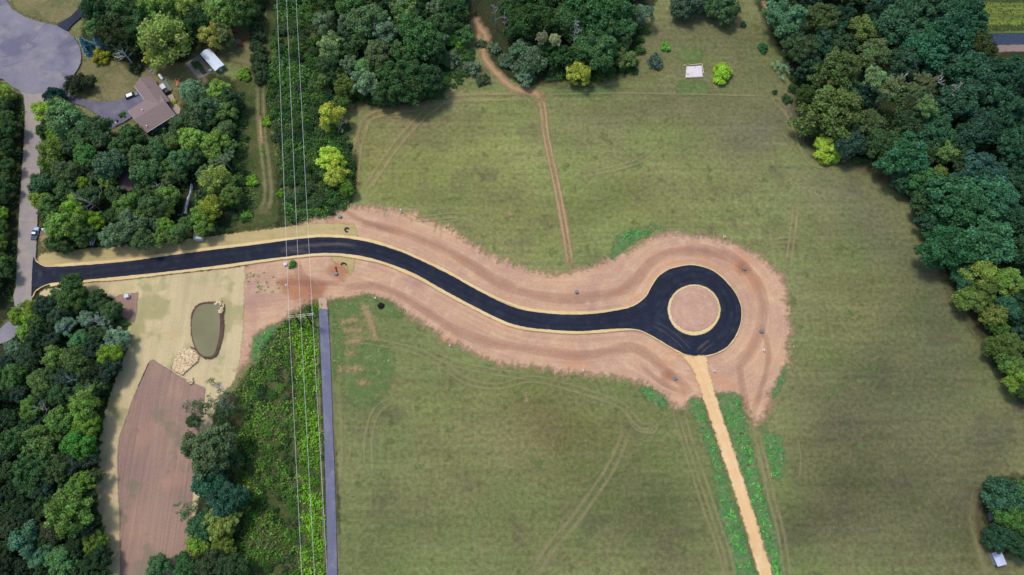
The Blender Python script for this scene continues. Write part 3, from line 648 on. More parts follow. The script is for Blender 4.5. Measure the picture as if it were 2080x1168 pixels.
# ------------------------------------------------------------------ foliage
def leaf_material(name, hue_amp=.16):
    t = NT(name)
    oi = t.n('ObjectInfo')
    r, c = t.attr('rnd'), t.attr('cl')
    base = oi.outputs['Color']
    f = t.math('ADD', t.rng(r, 0, 1, 1 - hue_amp * 2, 1 + hue_amp * 2), t.rng(c, 0, 1, -hue_amp, hue_amp * 1.3))
    vm = t.n('VectorMath', operation='SCALE'); t.set(vm.inputs[0], base); t.set(vm.inputs['Scale'], f)
    hs = t.n('HueSaturation'); t.set(hs.inputs['Color'], vm.outputs[0])
    t.set(hs.inputs['Hue'], t.rng(c, 0, 1, .488, .512)); hs.inputs['Saturation'].default_value = 1.0
    d = t.n('BsdfPrincipled'); t.set(d.inputs['Base Color'], hs.outputs[0]); d.inputs['Roughness'].default_value = .6; d.inputs['Specular IOR Level'].default_value = .25
    tr = t.n('BsdfTranslucent'); t.set(tr.inputs['Color'], hs.outputs[0])
    mx = t.n('MixShader'); mx.inputs[0].default_value = .22
    t.t.links.new(d.outputs[0], mx.inputs[1]); t.t.links.new(tr.outputs[0], mx.inputs[2]); t.t.links.new(mx.outputs[0], t.out.inputs[0])
    return t.m
LEAF = leaf_material('leaf')
def bark_mat(name, c, c2):
    t = NT(name); n = t.noise(t.vscale(t.n('TexCoord').outputs['Object'], (3, 3, .8)), 2.0, 4)
    return t.finish(t.mix(t.rng(n, .35, .65), c, c2), .9)
BARK = bark_mat('bark', C(92, 82, 70), C(60, 52, 44))
BIRCH = bark_mat('pale_bark', C(196, 194, 184), C(140, 138, 130))
DEAD = bark_mat('dead_wood', C(176, 178, 176), C(140, 140, 138))

def leaf_quads(pos, nrm, size, rs, tilt=.55, aspect=1.5):
    """quads at pos facing about nrm"""
    n = len(pos)
    nn = nrm + rs.normal(0, tilt, (n, 3)); nn /= np.linalg.norm(nn, axis=1)[:, None] + 1e-9
    a = np.cross(nn, rs.normal(0, 1, (n, 3))); a /= np.linalg.norm(a, axis=1)[:, None] + 1e-9
    b = np.cross(nn, a)
    sz = (size * rs.uniform(.6, 1.3, n))[:, None]
    a *= sz * aspect * .5; b *= sz * .5
    return np.stack([pos - a, pos - b * .9, pos + a, pos + b * .9], 1)
def crown_mesh(seed, kind='round', dens=1.0, leaf=.075):
    """crown of radius about 1 standing on z = 0"""
    rs = np.random.RandomState(seed)
    cfg = dict(round=(54, .80, .16, .32, 115), oak=(84, .62, .13, .24, 85), loose=(34, .9, .15, .30, 85), flat=(30, .45, .22, .34, 100), sparse=(26, .8, .14, .24, 34), lobed=(64, .8, .14, .30, 115))[kind]
    nc, hz, r0, r1, nl = cfg
    nc = int(nc * dens)
    ph = rs.uniform(0, 6.28, 4); am = rs.uniform(.08, .24, 4) / np.array([1, 1.2, 1.5, 2])
    C_, R_ = [], []
    tries = 0
    while len(C_) < nc and tries < 4000:
        tries += 1
        a = rs.uniform(0, 2 * math.pi); u = rs.uniform(0, 1)
        el = math.asin(u ** 0.85) if rs.rand() > .18 else -rs.uniform(.05, .5)
        out = 1 + sum(am[k] * math.sin((k + 2) * a + ph[k]) for k in range(4))
        rr = rs.uniform(r0, r1)
        rad = (1 - rr * .75) * rs.uniform(.78, 1.1) * (1 if rs.rand() > .2 else .65)
        c = np.array([math.cos(a) * math.cos(el) * rad * out, math.sin(a) * math.cos(el) * rad * out, math.sin(el) * rad * hz + hz * .55 + rs.normal(0, .10)])
        if all(np.linalg.norm(c - q) > (rr + w) * .60 for q, w in zip(C_, R_)):
            C_.append(c); R_.append(rr)
    P_, N_, CL, S_ = [], [], [], []
    for c, r in zip(C_, R_):
        m = int(nl * (r / r0) ** 1.6 * rs.uniform(.8, 1.2))
        v = rs.normal(0, 1, (m, 3)); v[:, 2] += .55; v /= np.linalg.norm(v, axis=1)[:, None]
        sc = np.array([1, 1, .8])
        lump = 1 + .16 * np.sin(v[:, 0] * 7 + c[0] * 9) * np.sin(v[:, 1] * 6 + c[1] * 7)
        P_.append(c + v * sc * (r * lump * rs.uniform(.55, 1.16, m))[:, None]); N_.append(v + [0, 0, .25]); CL.append(np.full(m, rs.rand())); S_.append(np.full(m, leaf))
    # inner leaves close the crown
    m = int((650 if kind not in ('loose', 'sparse') else 60) * dens)
    v = rs.normal(0, 1, (m, 3)); v /= np.linalg.norm(v, axis=1)[:, None]
    P_.append(v * np.array([.5, .5, hz * .5]) * (rs.uniform(.5, 1, m))[:, None] + [0, 0, hz * .55]); N_.append(v); CL.append(rs.rand(m) * .5); S_.append(np.full(m, leaf * 1.5))
    P_, N_, CL, S_ = np.concatenate(P_), np.concatenate(N_), np.concatenate(CL), np.concatenate(S_)
    V = leaf_quads(P_, N_, S_, rs, .75)
    me = fast_quads('crown', V, {'rnd': rs.rand(len(V)), 'cl': CL}); me.materials.append(LEAF)
    return me
def trunk_mesh(seed, mat, limbs=6, top=1.0):
    """trunk of height 1 (up to the crown) with limbs reaching into a crown of radius 1"""
    rs = random.Random(seed); b = MB()
    lean = (rs.uniform(-.05, .05), rs.uniform(-.05, .05))
    b.tube([(0, 0, -.05), (lean[0] * .4, lean[1] * .4, .5), (lean[0], lean[1], 1.0), (lean[0] * 1.4, lean[1] * 1.4, 1.35)], [.040, .030, .024, .010], 7)
    for k in range(limbs):
        a = k * 2.4 + rs.random(); z = .62 + .5 * k / limbs; L = rs.uniform(.3, .5)
        b.tube([(lean[0] * z, lean[1] * z, z), (math.cos(a) * L * .5, math.sin(a) * L * .5, z + .14), (math.cos(a) * L, math.sin(a) * L, z + .33)], [.017, .012, .004], 5)
    me = bpy.data.meshes.new('trunk'); me.from_pydata(b.v, [], b.f); me.update(); me.materials.append(mat)
    return me
CR = {k: [crown_mesh(s + 10 * i, k, leaf=l) for s in range(n)] for i, (k, n, l) in enumerate((('round', 7, .078), ('oak', 4, .066), ('loose', 4, .074), ('flat', 3, .11), ('sparse', 2, .066), ('lobed', 4, .076)))}
TR = [trunk_mesh(s, BARK) for s in range(4)]
TRB = [trunk_mesh(s + 9, BIRCH, 4) for s in range(2)]
RT = random.Random(42)
TREES = []      # ground position and radius, for spacing
def tree(px, py, dpx, rgb, label, group=None, kind='round', birch=False, hgt=None, name='tree', cat='tree', grp=True):
    m = mpp(px, py); R = dpx * m / 2 * 1.02
    if kind == 'flat' and not hgt: hgt = R * 1.1 + .6
    ht = hgt if hgt else min(13.5, 2.0 + R * 1.6 + RT.uniform(-1, 1.2))
    hz = {'round': .8, 'oak': .62, 'loose': .9, 'flat': .45, 'sparse': .8, 'lobed': .8}[kind]
    ch = R * hz * 1.35
    zc = max(ht - ch, ht * .3)
    p = P(px, py, zc + ch * .55); p.z = 0
    e = empty(name, p, RT.uniform(0, 6.28), label, cat, group)
    cm = RT.choice(CR[kind])
    c = link('crown', cm, None, e, (0, 0, zc)); c.scale = (R * RT.uniform(.94, 1.06), R * RT.uniform(.94, 1.06), R * RT.uniform(.9, 1.1))
    j = RT.uniform(.9, 1.1)
    if rgb[1] > 135: j *= .93
    c.color = C(*[max(0, min(255, x * j + RT.uniform(-3, 3))) for x in rgb], k=LEAFK)
    tk = link('trunk', RT.choice(TRB if birch else TR), None, e)
    tk.scale = (max(R, 2.5), max(R, 2.5), zc + .4)
    TREES.append((px, py, dpx))
    return e
LEAFK = 1.6
def shrub(px, py, dpx, rgb, label, group=None, kind='flat', hgt=None):
    m = mpp(px, py); R = dpx * m / 2
    p = P(px, py, R * .4); p.z = 0
    e = empty('shrub', p, RT.uniform(0, 6.28), label, 'shrub', group)
    c = link('foliage', RT.choice(CR[kind]), None, e, (0, 0, -.05 * R)); c.scale = (R, R * RT.uniform(.88, 1.0), R * (1.1 if hgt is None else hgt))
    c.color = C(*rgb, k=LEAFK)
    s = link('stem', RT.choice(TR), None, e); s.scale = (R * .8, R * .8, R * .45)
    TREES.append((px, py, dpx * .8))
    return e

YEL, OLV, DRK, GRY, TEAL, MID = (150, 160, 62), (84, 100, 52), (50, 68, 42), (98, 116, 94), (52, 90, 68), (78, 104, 56)
WR = 'trees of the dense woods at the right edge'
WC = 'trees of the woods at the top centre'
WL = 'trees of the woods between the old road and the power line'
WB = 'trees of the woods at the lower left'
WF = 'trees left of the concrete road'
WT = 'trees of the woods at the top left'
WM = 'trees along the seed bed beside the power line corridor'
WS = 'trees around the small shed at the lower right corner'
REG = {WR: 'the dense woods at the right edge', WC: 'the woods at the top centre', WL: 'the woods between concrete road and power line', WB: 'the lower left woods', WF: 'the strip left of the concrete road', WT: 'the top left woods', WM: 'the tree row beside the brown seed bed', WS: 'the grove at the lower right corner'}
def tone(c):
    r, g, b = c
    if r > g * .98 and g > 120: return 'yellow green'
    if r > 120: return 'lime green'
    if b > g * .80: return 'greyish green'
    if b > r * 1.12 and g < 100: return 'blue green'
    if g < 85: return 'dark green'
    return 'mid green' if r < g * .86 else 'olive green'
BULK = {
 WR: [(1690, 225, 118, (86, 100, 54), 'oak'), (1755, 60, 50, (110, 128, 62), 'round'), (1670, 32, 60, (80, 96, 54), 'oak'), (1595, 37, 72, (80, 118, 86), 'round'), (1630, 95, 60, (62, 78, 48), 'oak'), (1775, 107, 60, (84, 104, 64), 'round'), (1700, 140, 80, (84, 104, 54), 'oak'),
      (1830, 50, 90, (54, 96, 66), 'lobed'), (1900, 18, 90, (52, 92, 62), 'lobed'), (1962, 30, 80, (46, 84, 58), 'lobed'), (1880, 95, 80, (54, 100, 70), 'lobed'), (1930, 68, 78, (48, 88, 64), 'lobed'), (1990, 95, 60, (60, 74, 38), 'oak'), (1968, 145, 88, (50, 88, 68), 'lobed'), (2032, 160, 90, (48, 86, 68), 'lobed'), (1950, 205, 80, (52, 92, 68), 'lobed'), (2040, 225, 84, (50, 88, 68), 'lobed'), (1990, 262, 74, (44, 80, 62), 'lobed'), (1905, 268, 70, (56, 96, 66), 'lobed'), (2065, 290, 76, (44, 80, 60), 'lobed'),
      (1835, 317, 84, (62, 110, 76), 'lobed'), (1915, 304, 48, (98, 120, 70), 'round'), (1870, 362, 64, (60, 102, 60), 'lobed'), (1907, 350, 30, (110, 128, 60), 'round'), (1997, 345, 76, (54, 96, 84), 'lobed'), (1935, 412, 108, (58, 106, 74), 'lobed'), (2007, 400, 92, (58, 102, 76), 'lobed'), (1995, 485, 112, (52, 100, 66), 'lobed'), (1922, 502, 82, (48, 92, 58), 'lobed'), (2045, 440, 60, (44, 80, 54), 'lobed'), (1990, 552, 62, (118, 138, 58), 'loose'), (2045, 572, 60, (98, 122, 56), 'round'), (1960, 562, 50, (46, 88, 68), 'round'),
      (1970, 606, 52, (92, 114, 52), 'round'), (1997, 589, 50, (84, 104, 50), 'round'), (2047, 624, 44, (52, 96, 72), 'round'), (2020, 641, 46, (108, 118, 52), 'loose'), (2030, 664, 36, (88, 118, 48), 'round'), (2042, 704, 60, (84, 110, 46), 'round'), (2060, 739, 50, (92, 122, 54), 'round'), (2062, 771, 46, (110, 138, 52), 'loose'), (2080, 792, 40, (70, 90, 46), 'round'), (1850, 250, 60, (60, 80, 50), 'oak'), (1770, 250, 50, (78, 96, 60), 'round'), (1640, 190, 40, (64, 84, 40), 'oak'), (1795, 290, 60, (60, 84, 50), 'round'), (1835, 130, 60, (56, 80, 56), 'round'), (2080, 380, 60, (48, 84, 56), 'lobed'), (2075, 510, 60, (46, 80, 56), 'lobed')],
 WC: [(1212, 100, 72, (58, 94, 50), 'round'), (1180, 14, 100, (50, 84, 44), 'oak'), (1232, 22, 80, (48, 80, 44), 'oak'), (1085, 42, 70, (50, 84, 40), 'round'), (1145, 44, 62, (66, 94, 54), 'round'), (1232, 64, 58, (50, 82, 44), 'round'), (1266, 52, 50, (66, 98, 60), 'round'), (1270, 118, 44, (82, 102, 60), 'flat'), (1055, 35, 50, (54, 88, 42), 'round'), (1305, 30, 44, (100, 122, 100), 'loose'), (1075, 128, 58, (82, 102, 76), 'flat'), (1066, 155, 36, (98, 122, 98), 'flat'), (1060, 98, 42, (86, 108, 82), 'flat'), (1396, 8, 62, (80, 96, 76), 'round'), (1467, 14, 62, (62, 88, 56), 'round'), (1435, -5, 50, (60, 84, 60), 'round'), (1090, 120, 46, (70, 94, 70), 'flat'),
      (852, 75, 82, (58, 92, 50), 'oak'), (817, 160, 86, (58, 88, 46), 'oak'), (740, 165, 52, (106, 126, 96), 'loose'), (737, 138, 38, (98, 128, 76), 'round'), (657, 42, 46, (94, 114, 82), 'loose'), (710, 5, 60, (74, 104, 50), 'round'), (822, 15, 60, (110, 136, 82), 'loose'), (745, 40, 70, (74, 100, 60), 'round'), (782, 60, 52, (94, 116, 94), 'loose'), (765, 107, 50, (78, 90, 58), 'round'), (700, 175, 42, (94, 116, 52), 'round'), (945, 70, 40, (68, 96, 56), 'flat'), (895, 50, 46, (60, 90, 50), 'round'), (925, 12, 54, (48, 80, 42), 'oak'), (870, 160, 60, (48, 76, 46), 'round'), (780, 190, 44, (58, 86, 46), 'round'), (665, 130, 40, (58, 84, 50), 'round'), (700, 70, 40, (60, 86, 56), 'round'), (690, 210, 30, (70, 96, 44), 'round'), (1030, 18, 40, (50, 80, 44), 'round'), (1040, 62, 34, (56, 88, 46), 'round')],
 WT: [(325, 8, 70, (100, 124, 60), 'round'), (385, 4, 56, (124, 142, 66), 'round'), (450, 22, 62, (98, 128, 64), 'round'), (250, 25, 72, (50, 76, 42), 'round'), (207, 17, 70, (44, 70, 42), 'round'), (282, 52, 60, (50, 74, 44), 'round'), (192, 55, 36, (88, 120, 62), 'round'), (400, 44, 56, (52, 76, 46), 'round'), (230, 68, 66, (54, 72, 44), 'oak'), (487, 17, 60, (80, 112, 58), 'round'), (345, 40, 50, (90, 112, 56), 'round'), (262, 90, 40, (46, 66, 42), 'round')],
 WL: [(90, 228, 46, (148, 172, 64), 'loose'), (130, 238, 70, (84, 110, 72), 'round'), (115, 275, 42, (126, 150, 58), 'round'), (190, 262, 60, (50, 72, 46), 'round'), (205, 282, 32, (106, 128, 92), 'round'), (392, 187, 52, (94, 120, 98), 'loose'), (445, 185, 50, (116, 146, 68), 'round'), (412, 217, 62, (68, 92, 68), 'round'), (460, 222, 42, (108, 138, 72), 'round'), (388, 245, 60, (78, 96, 68), 'round'), (388, 280, 50, (126, 156, 66), 'round'), (435, 290, 56, (116, 146, 60), 'round'), (270, 275, 48, (54, 80, 46), 'round'),
      (105, 315, 60, (108, 138, 56), 'round'), (170, 313, 42, (74, 122, 62), 'round'), (135, 347, 52, (66, 84, 50), 'oak'), (222, 333, 58, (58, 84, 66), 'round'), (285, 318, 46, (84, 110, 68), 'round'), (318, 305, 44, (64, 90, 56), 'round'), (367, 325, 46, (68, 94, 62), 'round'), (458, 320, 36, (102, 124, 90), 'sparse'), (296, 350, 56, (68, 90, 58), 'round'), (90, 375, 50, (54, 84, 56), 'round'), (440, 365, 60, (140, 156, 78), 'loose'), (408, 440, 40, (110, 146, 58), 'loose'), (312, 417, 50, (68, 94, 56), 'round'),
      (336, 457, 34, (118, 150, 54), 'loose'), (80, 405, 36, (126, 146, 56), 'round'), (258, 417, 46, (104, 138, 62), 'round'), (100, 422, 42, (88, 114, 62), 'round'), (132, 455, 60, (98, 124, 52), 'round'), (120, 490, 50, (62, 88, 50), 'round'), (262, 460, 62, (84, 106, 74), 'round'), (222, 480, 42, (100, 120, 94), 'loose'), (322, 455, 36, (74, 100, 74), 'round'), (358, 474, 40, (74, 100, 52), 'round'), (412, 460, 34, (94, 122, 52), 'round'), (342, 362, 30, (92, 120, 68), 'round'), (412, 350, 26, (84, 106, 66), 'round'), (180, 395, 40, (58, 84, 50), 'round'), (160, 280, 40, (70, 98, 56), 'round'), (350, 290, 36, (96, 120, 62), 'round'), (455, 265, 40, (86, 110, 66), 'round'), (470, 200, 40, (60, 84, 52), 'round'), (170, 480, 40, (58, 80, 46), 'round'), (290, 485, 40, (70, 92, 58), 'round'), (440, 330, 30, (100, 126, 74), 'round')],
 WF: [(12, 190, 50, (138, 162, 62), 'round'), (15, 218, 46, (66, 88, 50), 'round'), (27, 237, 30, (78, 104, 54), 'round'), (4, 243, 40, (108, 134, 56), 'round'), (8, 315, 50, (82, 104, 52), 'round'), (12, 362, 40, (60, 84, 48), 'round'), (5, 435, 44, (112, 148, 54), 'round'), (8, 492, 40, (88, 118, 44), 'round'), (12, 527, 36, (82, 108, 52), 'round'), (14, 275, 40, (58, 80, 48), 'round'), (10, 400, 40, (62, 88, 48), 'round'), (15, 460, 30, (60, 86, 46), 'round'), (-5, 570, 50, (58, 84, 46), 'round')],
 WB: [(62, 622, 32, (136, 158, 48), 'loose'), (32, 642, 32, (108, 138, 50), 'round'), (62, 648, 36, (130, 158, 52), 'loose'), (50, 676, 30, (116, 146, 68), 'round'), (175, 645, 34, (108, 134, 114), 'loose'), (210, 649, 40, (128, 148, 134), 'sparse'), (135, 662, 36, (88, 114, 98), 'loose'), (237, 689, 48, (118, 148, 124), 'loose'), (162, 694, 42, (72, 118, 68), 'round'), (110, 724, 50, (104, 130, 58), 'loose'), (155, 734, 56, (76, 98, 52), 'round'), (80, 776, 50, (88, 112, 62), 'round'), (75, 660, 36, (66, 88, 56), 'round'), (150, 604, 50, (66, 94, 46), 'round'), (117, 600, 28, (72, 96, 60), 'round'),
      (60, 829, 42, (88, 128, 52), 'round'), (172, 824, 60, (96, 126, 52), 'loose'), (120, 854, 52, (92, 122, 56), 'round'), (175, 861, 46, (92, 122, 42), 'round'), (165, 794, 36, (68, 102, 56), 'round'), (27, 706, 32, (92, 112, 92), 'loose'), (25, 764, 50, (62, 92, 44), 'round'), (87, 903, 76, (88, 112, 56), 'loose'), (160, 901, 60, (66, 122, 50), 'round'), (25, 898, 60, (52, 76, 44), 'round'), (62, 958, 72, (48, 78, 46), 'oak'), (115, 953, 50, (58, 74, 42), 'oak'), (170, 981, 52, (92, 122, 52), 'loose'), (192, 968, 34, (64, 84, 44), 'loose'), (140, 1041, 88, (98, 130, 56), 'loose'), (50, 1093, 62, (78, 116, 96), 'loose'), (190, 1101, 46, (82, 98, 42), 'round'), (112, 1076, 52, (58, 60, 42), 'round'), (85, 1131, 50, (68, 106, 82), 'round'), (125, 1141, 54, (64, 98, 56), 'round'), (195, 610, 40, (54, 76, 44), 'round'), (225, 630, 36, (60, 84, 50), 'round'), (120, 640, 40, (58, 80, 54), 'round')],
 WM: [(425, 913, 92, (84, 104, 66), 'oak'), (425, 981, 62, (54, 98, 70), 'round'), (457, 1016, 70, (44, 88, 68), 'round'), (375, 1036, 46, (68, 94, 60), 'sparse'), (412, 1066, 58, (58, 106, 64), 'oak'), (448, 1060, 60, (118, 134, 62), 'oak'), (400, 1106, 42, (128, 156, 52), 'round'), (450, 1104, 46, (122, 144, 54), 'round'), (322, 1153, 46, (68, 106, 66), 'round'), (380, 1156, 50, (58, 102, 56), 'round'), (430, 1148, 60, (58, 78, 50), 'oak'), (404, 836, 56, (74, 98, 64), 'sparse'), (392, 856, 30, (70, 94, 60), 'loose'), (430, 775, 20, (96, 116, 84), 'sparse'), (446, 815, 50, (90, 110, 84), 'sparse'), (450, 850, 46, (56, 80, 52), 'sparse'), (468, 1150, 50, (44, 66, 44), 'oak'), (470, 940, 40, (60, 84, 50), 'round')],
 WS: [(2035, 1008, 74, (52, 88, 66), 'round'), (2052, 1051, 60, (68, 100, 44), 'round'), (2026, 1091, 54, (42, 74, 52), 'round'), (2074, 1101, 60, (42, 68, 44), 'round'), (2076, 1002, 56, (70, 102, 56), 'round'), (2040, 1075, 30, (90, 116, 44), 'round')],
}
for g, rows in BULK.items():
    mean_ = [sum(r_[3][k] for r_ in rows) / len(rows) for k in range(3)]
    for px, py, d, rgb, kind in rows:
        if g == WS: px += 7
        if g == WF: px -= 14; d *= .85
        rgb = tuple((.84 * a + .16 * b) * (1.0 if g in (WR, WS, WM) else 1.07) for a, b in zip(rgb, mean_))
        shape = {'round': 'rounded broadleaf', 'oak': 'broad dense', 'loose': 'open crowned', 'flat': 'low bushy', 'sparse': 'thin crowned', 'lobed': 'big clumpy'}[kind]
        tree(px, py, d, rgb, '%s %s tree in %s' % (tone(rgb), shape, REG[g]), g, kind, hgt=(6 if g == WF or (g == WL and px < 125) or (px > 1380 and px < 1500) or (g == WB and px > 185) else None))
# trees that stand out
tree(332, 84, 104, (138, 158, 78), 'large yellow green spreading maple north of the house', None, 'loose', hgt=15)
tree(309, 114, 40, (150, 156, 66), 'yellowing tree joined to the large maple, nearest the house', None, 'loose')
tree(425, 68, 50, (158, 162, 76), 'yellow crowned tree above the white roofed shed', None, 'loose')
tree(453, 70, 40, (100, 116, 66), 'olive tree beside the fire pit chairs', None, 'loose')
tree(112, 197, 44, (30, 68, 56), 'dark dome shaped evergreen at the start of the grey driveway', None, 'oak', hgt=5)
tree(156, 170, 42, (58, 74, 52), 'dark olive evergreen beside the cul de sac on the lawn', None, 'oak', hgt=5)
tree(428, 422, 52, (150, 166, 60), 'bright yellow green tree above the white gabled shed', None, 'loose')
tree(340, 428, 30, (130, 154, 64), 'narrow lime green tree left of the long white sheeting', None, 'loose')
tree(148, 420, 48, (138, 170, 58), 'bright lime tree left of the grey leafless tree', None, 'loose')
tree(195, 448, 38, (120, 152, 50), 'lime green tree above the two white boats', None, 'loose')
tree(168, 372, 28, (128, 158, 54), 'small lime tree in the dark middle of the left woods', None, 'round')
tree(147, 580, 46, (70, 104, 56), 'dark green tree leaning over the lower edge of the new asphalt road', None, 'round', hgt=9)
tree(220, 719, 46, (124, 160, 52), 'brightest lime green tree on the edge of the lower left woods', None, 'round', hgt=8)
tree(672, 95, 54, (120, 146, 88), 'pale lime twin crowned tree right of the power line', None, 'loose')
tree(655, 160, 24, (118, 138, 78), 'slim yellowish tree right of the power line, below the twin crowned one', None, 'loose')
tree(672, 232, 52, (168, 174, 70), 'yellow tree at the upper left corner of the meadow', None, 'loose')
tree(670, 325, 52, (160, 180, 64), 'upper yellow tree of the pair above the road bend', None, 'loose')
tree(682, 358, 46, (166, 172, 72), 'lower yellow tree of the pair above the road bend', None, 'loose')
tree(705, 382, 30, (98, 128, 50), 'small green tree at the meadow corner right of the yellow pair', None, 'round')
tree(1175, 148, 50, (160, 170, 68), 'yellow tree on the edge of the top centre woods', None, 'loose', hgt=8)
tree(1812, 176, 46, (118, 134, 88), 'pale birch with white stem in the right woods, left of the brown one', None, 'loose', birch=True, hgt=17)
tree(1780, 160, 46, (102, 128, 84), 'tall green birch with pale stem, left of its neighbours in the right woods', None, 'loose', birch=True, hgt=17)
tree(1877, 165, 42, (94, 104, 68), 'brownish green birch in the right woods, right of the pale one', None, 'loose', birch=True, hgt=17)
tree(1855, 182, 36, (96, 116, 74), 'small grey green birch between the pale and the brownish birch', None, 'loose', birch=True, hgt=16)
tree(1885, 213, 40, (92, 118, 68), 'leaning green birch with bare pale stem, lowest of the birches', None, 'loose', birch=True, hgt=16)
tree(1100, 76, 24, (138, 148, 110), 'left small pale birch in the top centre woods', None, 'loose', birch=True, hgt=12)
tree(1127, 80, 26, (136, 146, 108), 'right small pale birch in the top centre woods', None, 'loose', birch=True, hgt=12)
tree(2042, 388, 40, (120, 130, 48), 'yellow tree deep in the right woods', None, 'round')
tree(2060, 457, 32, (108, 128, 66), 'pale yellowish tree near the right border of the photo', None, 'loose')
shrub(1680, 306, 58, (150, 174, 66), 'yellow green bushy tree at the foot of the right woods', None, 'round', .9)
# shrubs
shrub(1466, 149, 44, (142, 176, 56), 'bright lime green shrub right of the concrete pad', None, 'round', .8)
shrub(1251, 93 + 0, 0.1, (1, 1, 1), 'x') if False else None
shrub(1352, 94, 20, (112, 164, 66), 'small bright green shrub in the upper meadow', None)
shrub(1331, 124, 32, (88, 108, 92), 'grey green shrub left of the concrete pad', None)
shrub(1592, 143, 44, (118, 146, 108), 'pale grey green shrub beside the right woods', None, 'sparse', .7)
shrub(1598, 200, 20, (64, 92, 58), 'small dark shrub at the meadow edge by the right woods')
shrub(1574, 187, 11, (62, 84, 54), 'tiny dark shrub left of the small dark one')
shrub(1550, 97, 22, (64, 110, 62), 'dark green shrub alone in the upper right meadow')
shrub(1510, 50, 14, (58, 86, 60), 'little dark shrub beside the sandy patch at the top')
shrub(955, 137, 34, (102, 122, 92), 'grey round shrub left of the dirt track')
shrub(981, 161, 28, (78, 96, 68), 'darker round shrub left of the dirt track, the lower one')
shrub(1005, 97, 26, (104, 124, 96), 'grey shrub right of the dirt track')
shrub(1032, 124, 36, (92, 112, 84), 'wide grey green shrub right of the dirt track')
shrub(978, 88, 22, (84, 104, 74), 'small shrub squeezed left of the dirt track neck')
shrub(915, 118, 46, (94, 116, 84), 'wide greyish shrub at the edge of the top centre woods')
shrub(920, 78, 44, (124, 166, 72), 'low lime green shrub patch in the top centre clearing')
shrub(205, 114, 38, (140, 142, 46), 'yellow olive shrub below the blue spruces')
shrub(275, 139, 26, (60, 74, 46), 'dark shrub in the flower bed below the white dead tree')
shrub(178, 163, 26, (72, 90, 54), 'small olive shrub right of the dark evergreen on the lawn')
shrub(248, 234, 15, (74, 112, 58), 'round green shrub at the left corner of the house')
shrub(353, 208, 12, (170, 176, 60), 'small yellow shrub on the patio behind the house')
shrub(351, 246, 16, (150, 170, 60), 'yellow green shrub off the right corner of the house')
shrub(495, 150, 29, (118, 152, 58), 'round bright green shrub left of the hedge foot')
shrub(512, 366, 25, (120, 160, 56), 'bright green shrub in the mown strip, upper of two')
shrub(502, 435, 21, (106, 148, 60), 'bright green shrub in the mown strip, lower of two')
shrub(540, 246, 22, (126, 156, 56), 'lime shrub at the left edge of the power line corridor')
shrub(571, 392, 18, (110, 152, 52), 'small lime shrub under the left wire')
shrub(533, 306, 8, (100, 160, 60), 'tiny green shrub on the brown strip')
shrub(594, 537, 17, (80, 134, 62), 'green shrub by the utility box beside the new road')
for i, (x, y) in enumerate([(521, 12), (521, 34), (522, 56), (523, 78), (524, 99), (526, 120), (529, 141), (532, 158)]):
    shrub(x, y, 30, (66, 88, 54), 'dark clipped evergreen of the hedge left of the power line', 'hedge row of dark evergreens', 'round', 1.1)

def spruce(px, py, R, ht, label):
    m = mpp(px, py); p = P(px, py); e = empty('spruce_tree', p, RT.random(), label, 'spruce')
    rs = np.random.RandomState(int(px)); Pq, Nq, CL = [], [], []
    z = .5
    while z < ht:
        r = R * (1 - z / ht) ** .85 + .1; nb = max(5, int(13 * r / R) + 3)
        for k in range(nb):
            a = rs.uniform(0, 6.28); L = r * rs.uniform(.75, 1.1); c = rs.rand()
            n = int(L / .13) + 2; t = np.linspace(.15, 1, n)
            for off in (-.22, 0, .22):
                q = np.stack([np.cos(a + off * .4) * L * t, np.sin(a + off * .4) * L * t, z - .25 * L * t + .08 * rs.normal(0, 1, n)], 1); q[:, :2] += rs.normal(0, .06, (n, 2))
                Pq.append(q); Nq.append(np.tile([math.cos(a) * .4, math.sin(a) * .4, 1.0], (n, 1))); CL.append(np.full(n, c))
        z += .28
    Pq, Nq, CL = np.concatenate(Pq), np.concatenate(Nq), np.concatenate(CL)
    me = fast_quads('crown', leaf_quads(Pq, Nq, np.full(len(Pq), .24), rs, .35, 2.0), {'rnd': rs.rand(len(Pq)), 'cl': CL}); me.materials.append(LEAF)
    c = link('crown', me, None, e); c.color = C(88, 126, 134, k=LEAFK)
    b = MB(); b.tube([(0, 0, -.1), (0, 0, ht * .5), (0, 0, ht)], [.2, .12, .02], 7); b.build('trunk', BARK, e)
spruce(186, 103, 3.1, 8.0, 'left blue spruce standing between the cul de sac and the dark trees')
spruce(212, 98, 2.9, 7.5, 'right blue spruce beside the other, nearer the white dead tree')

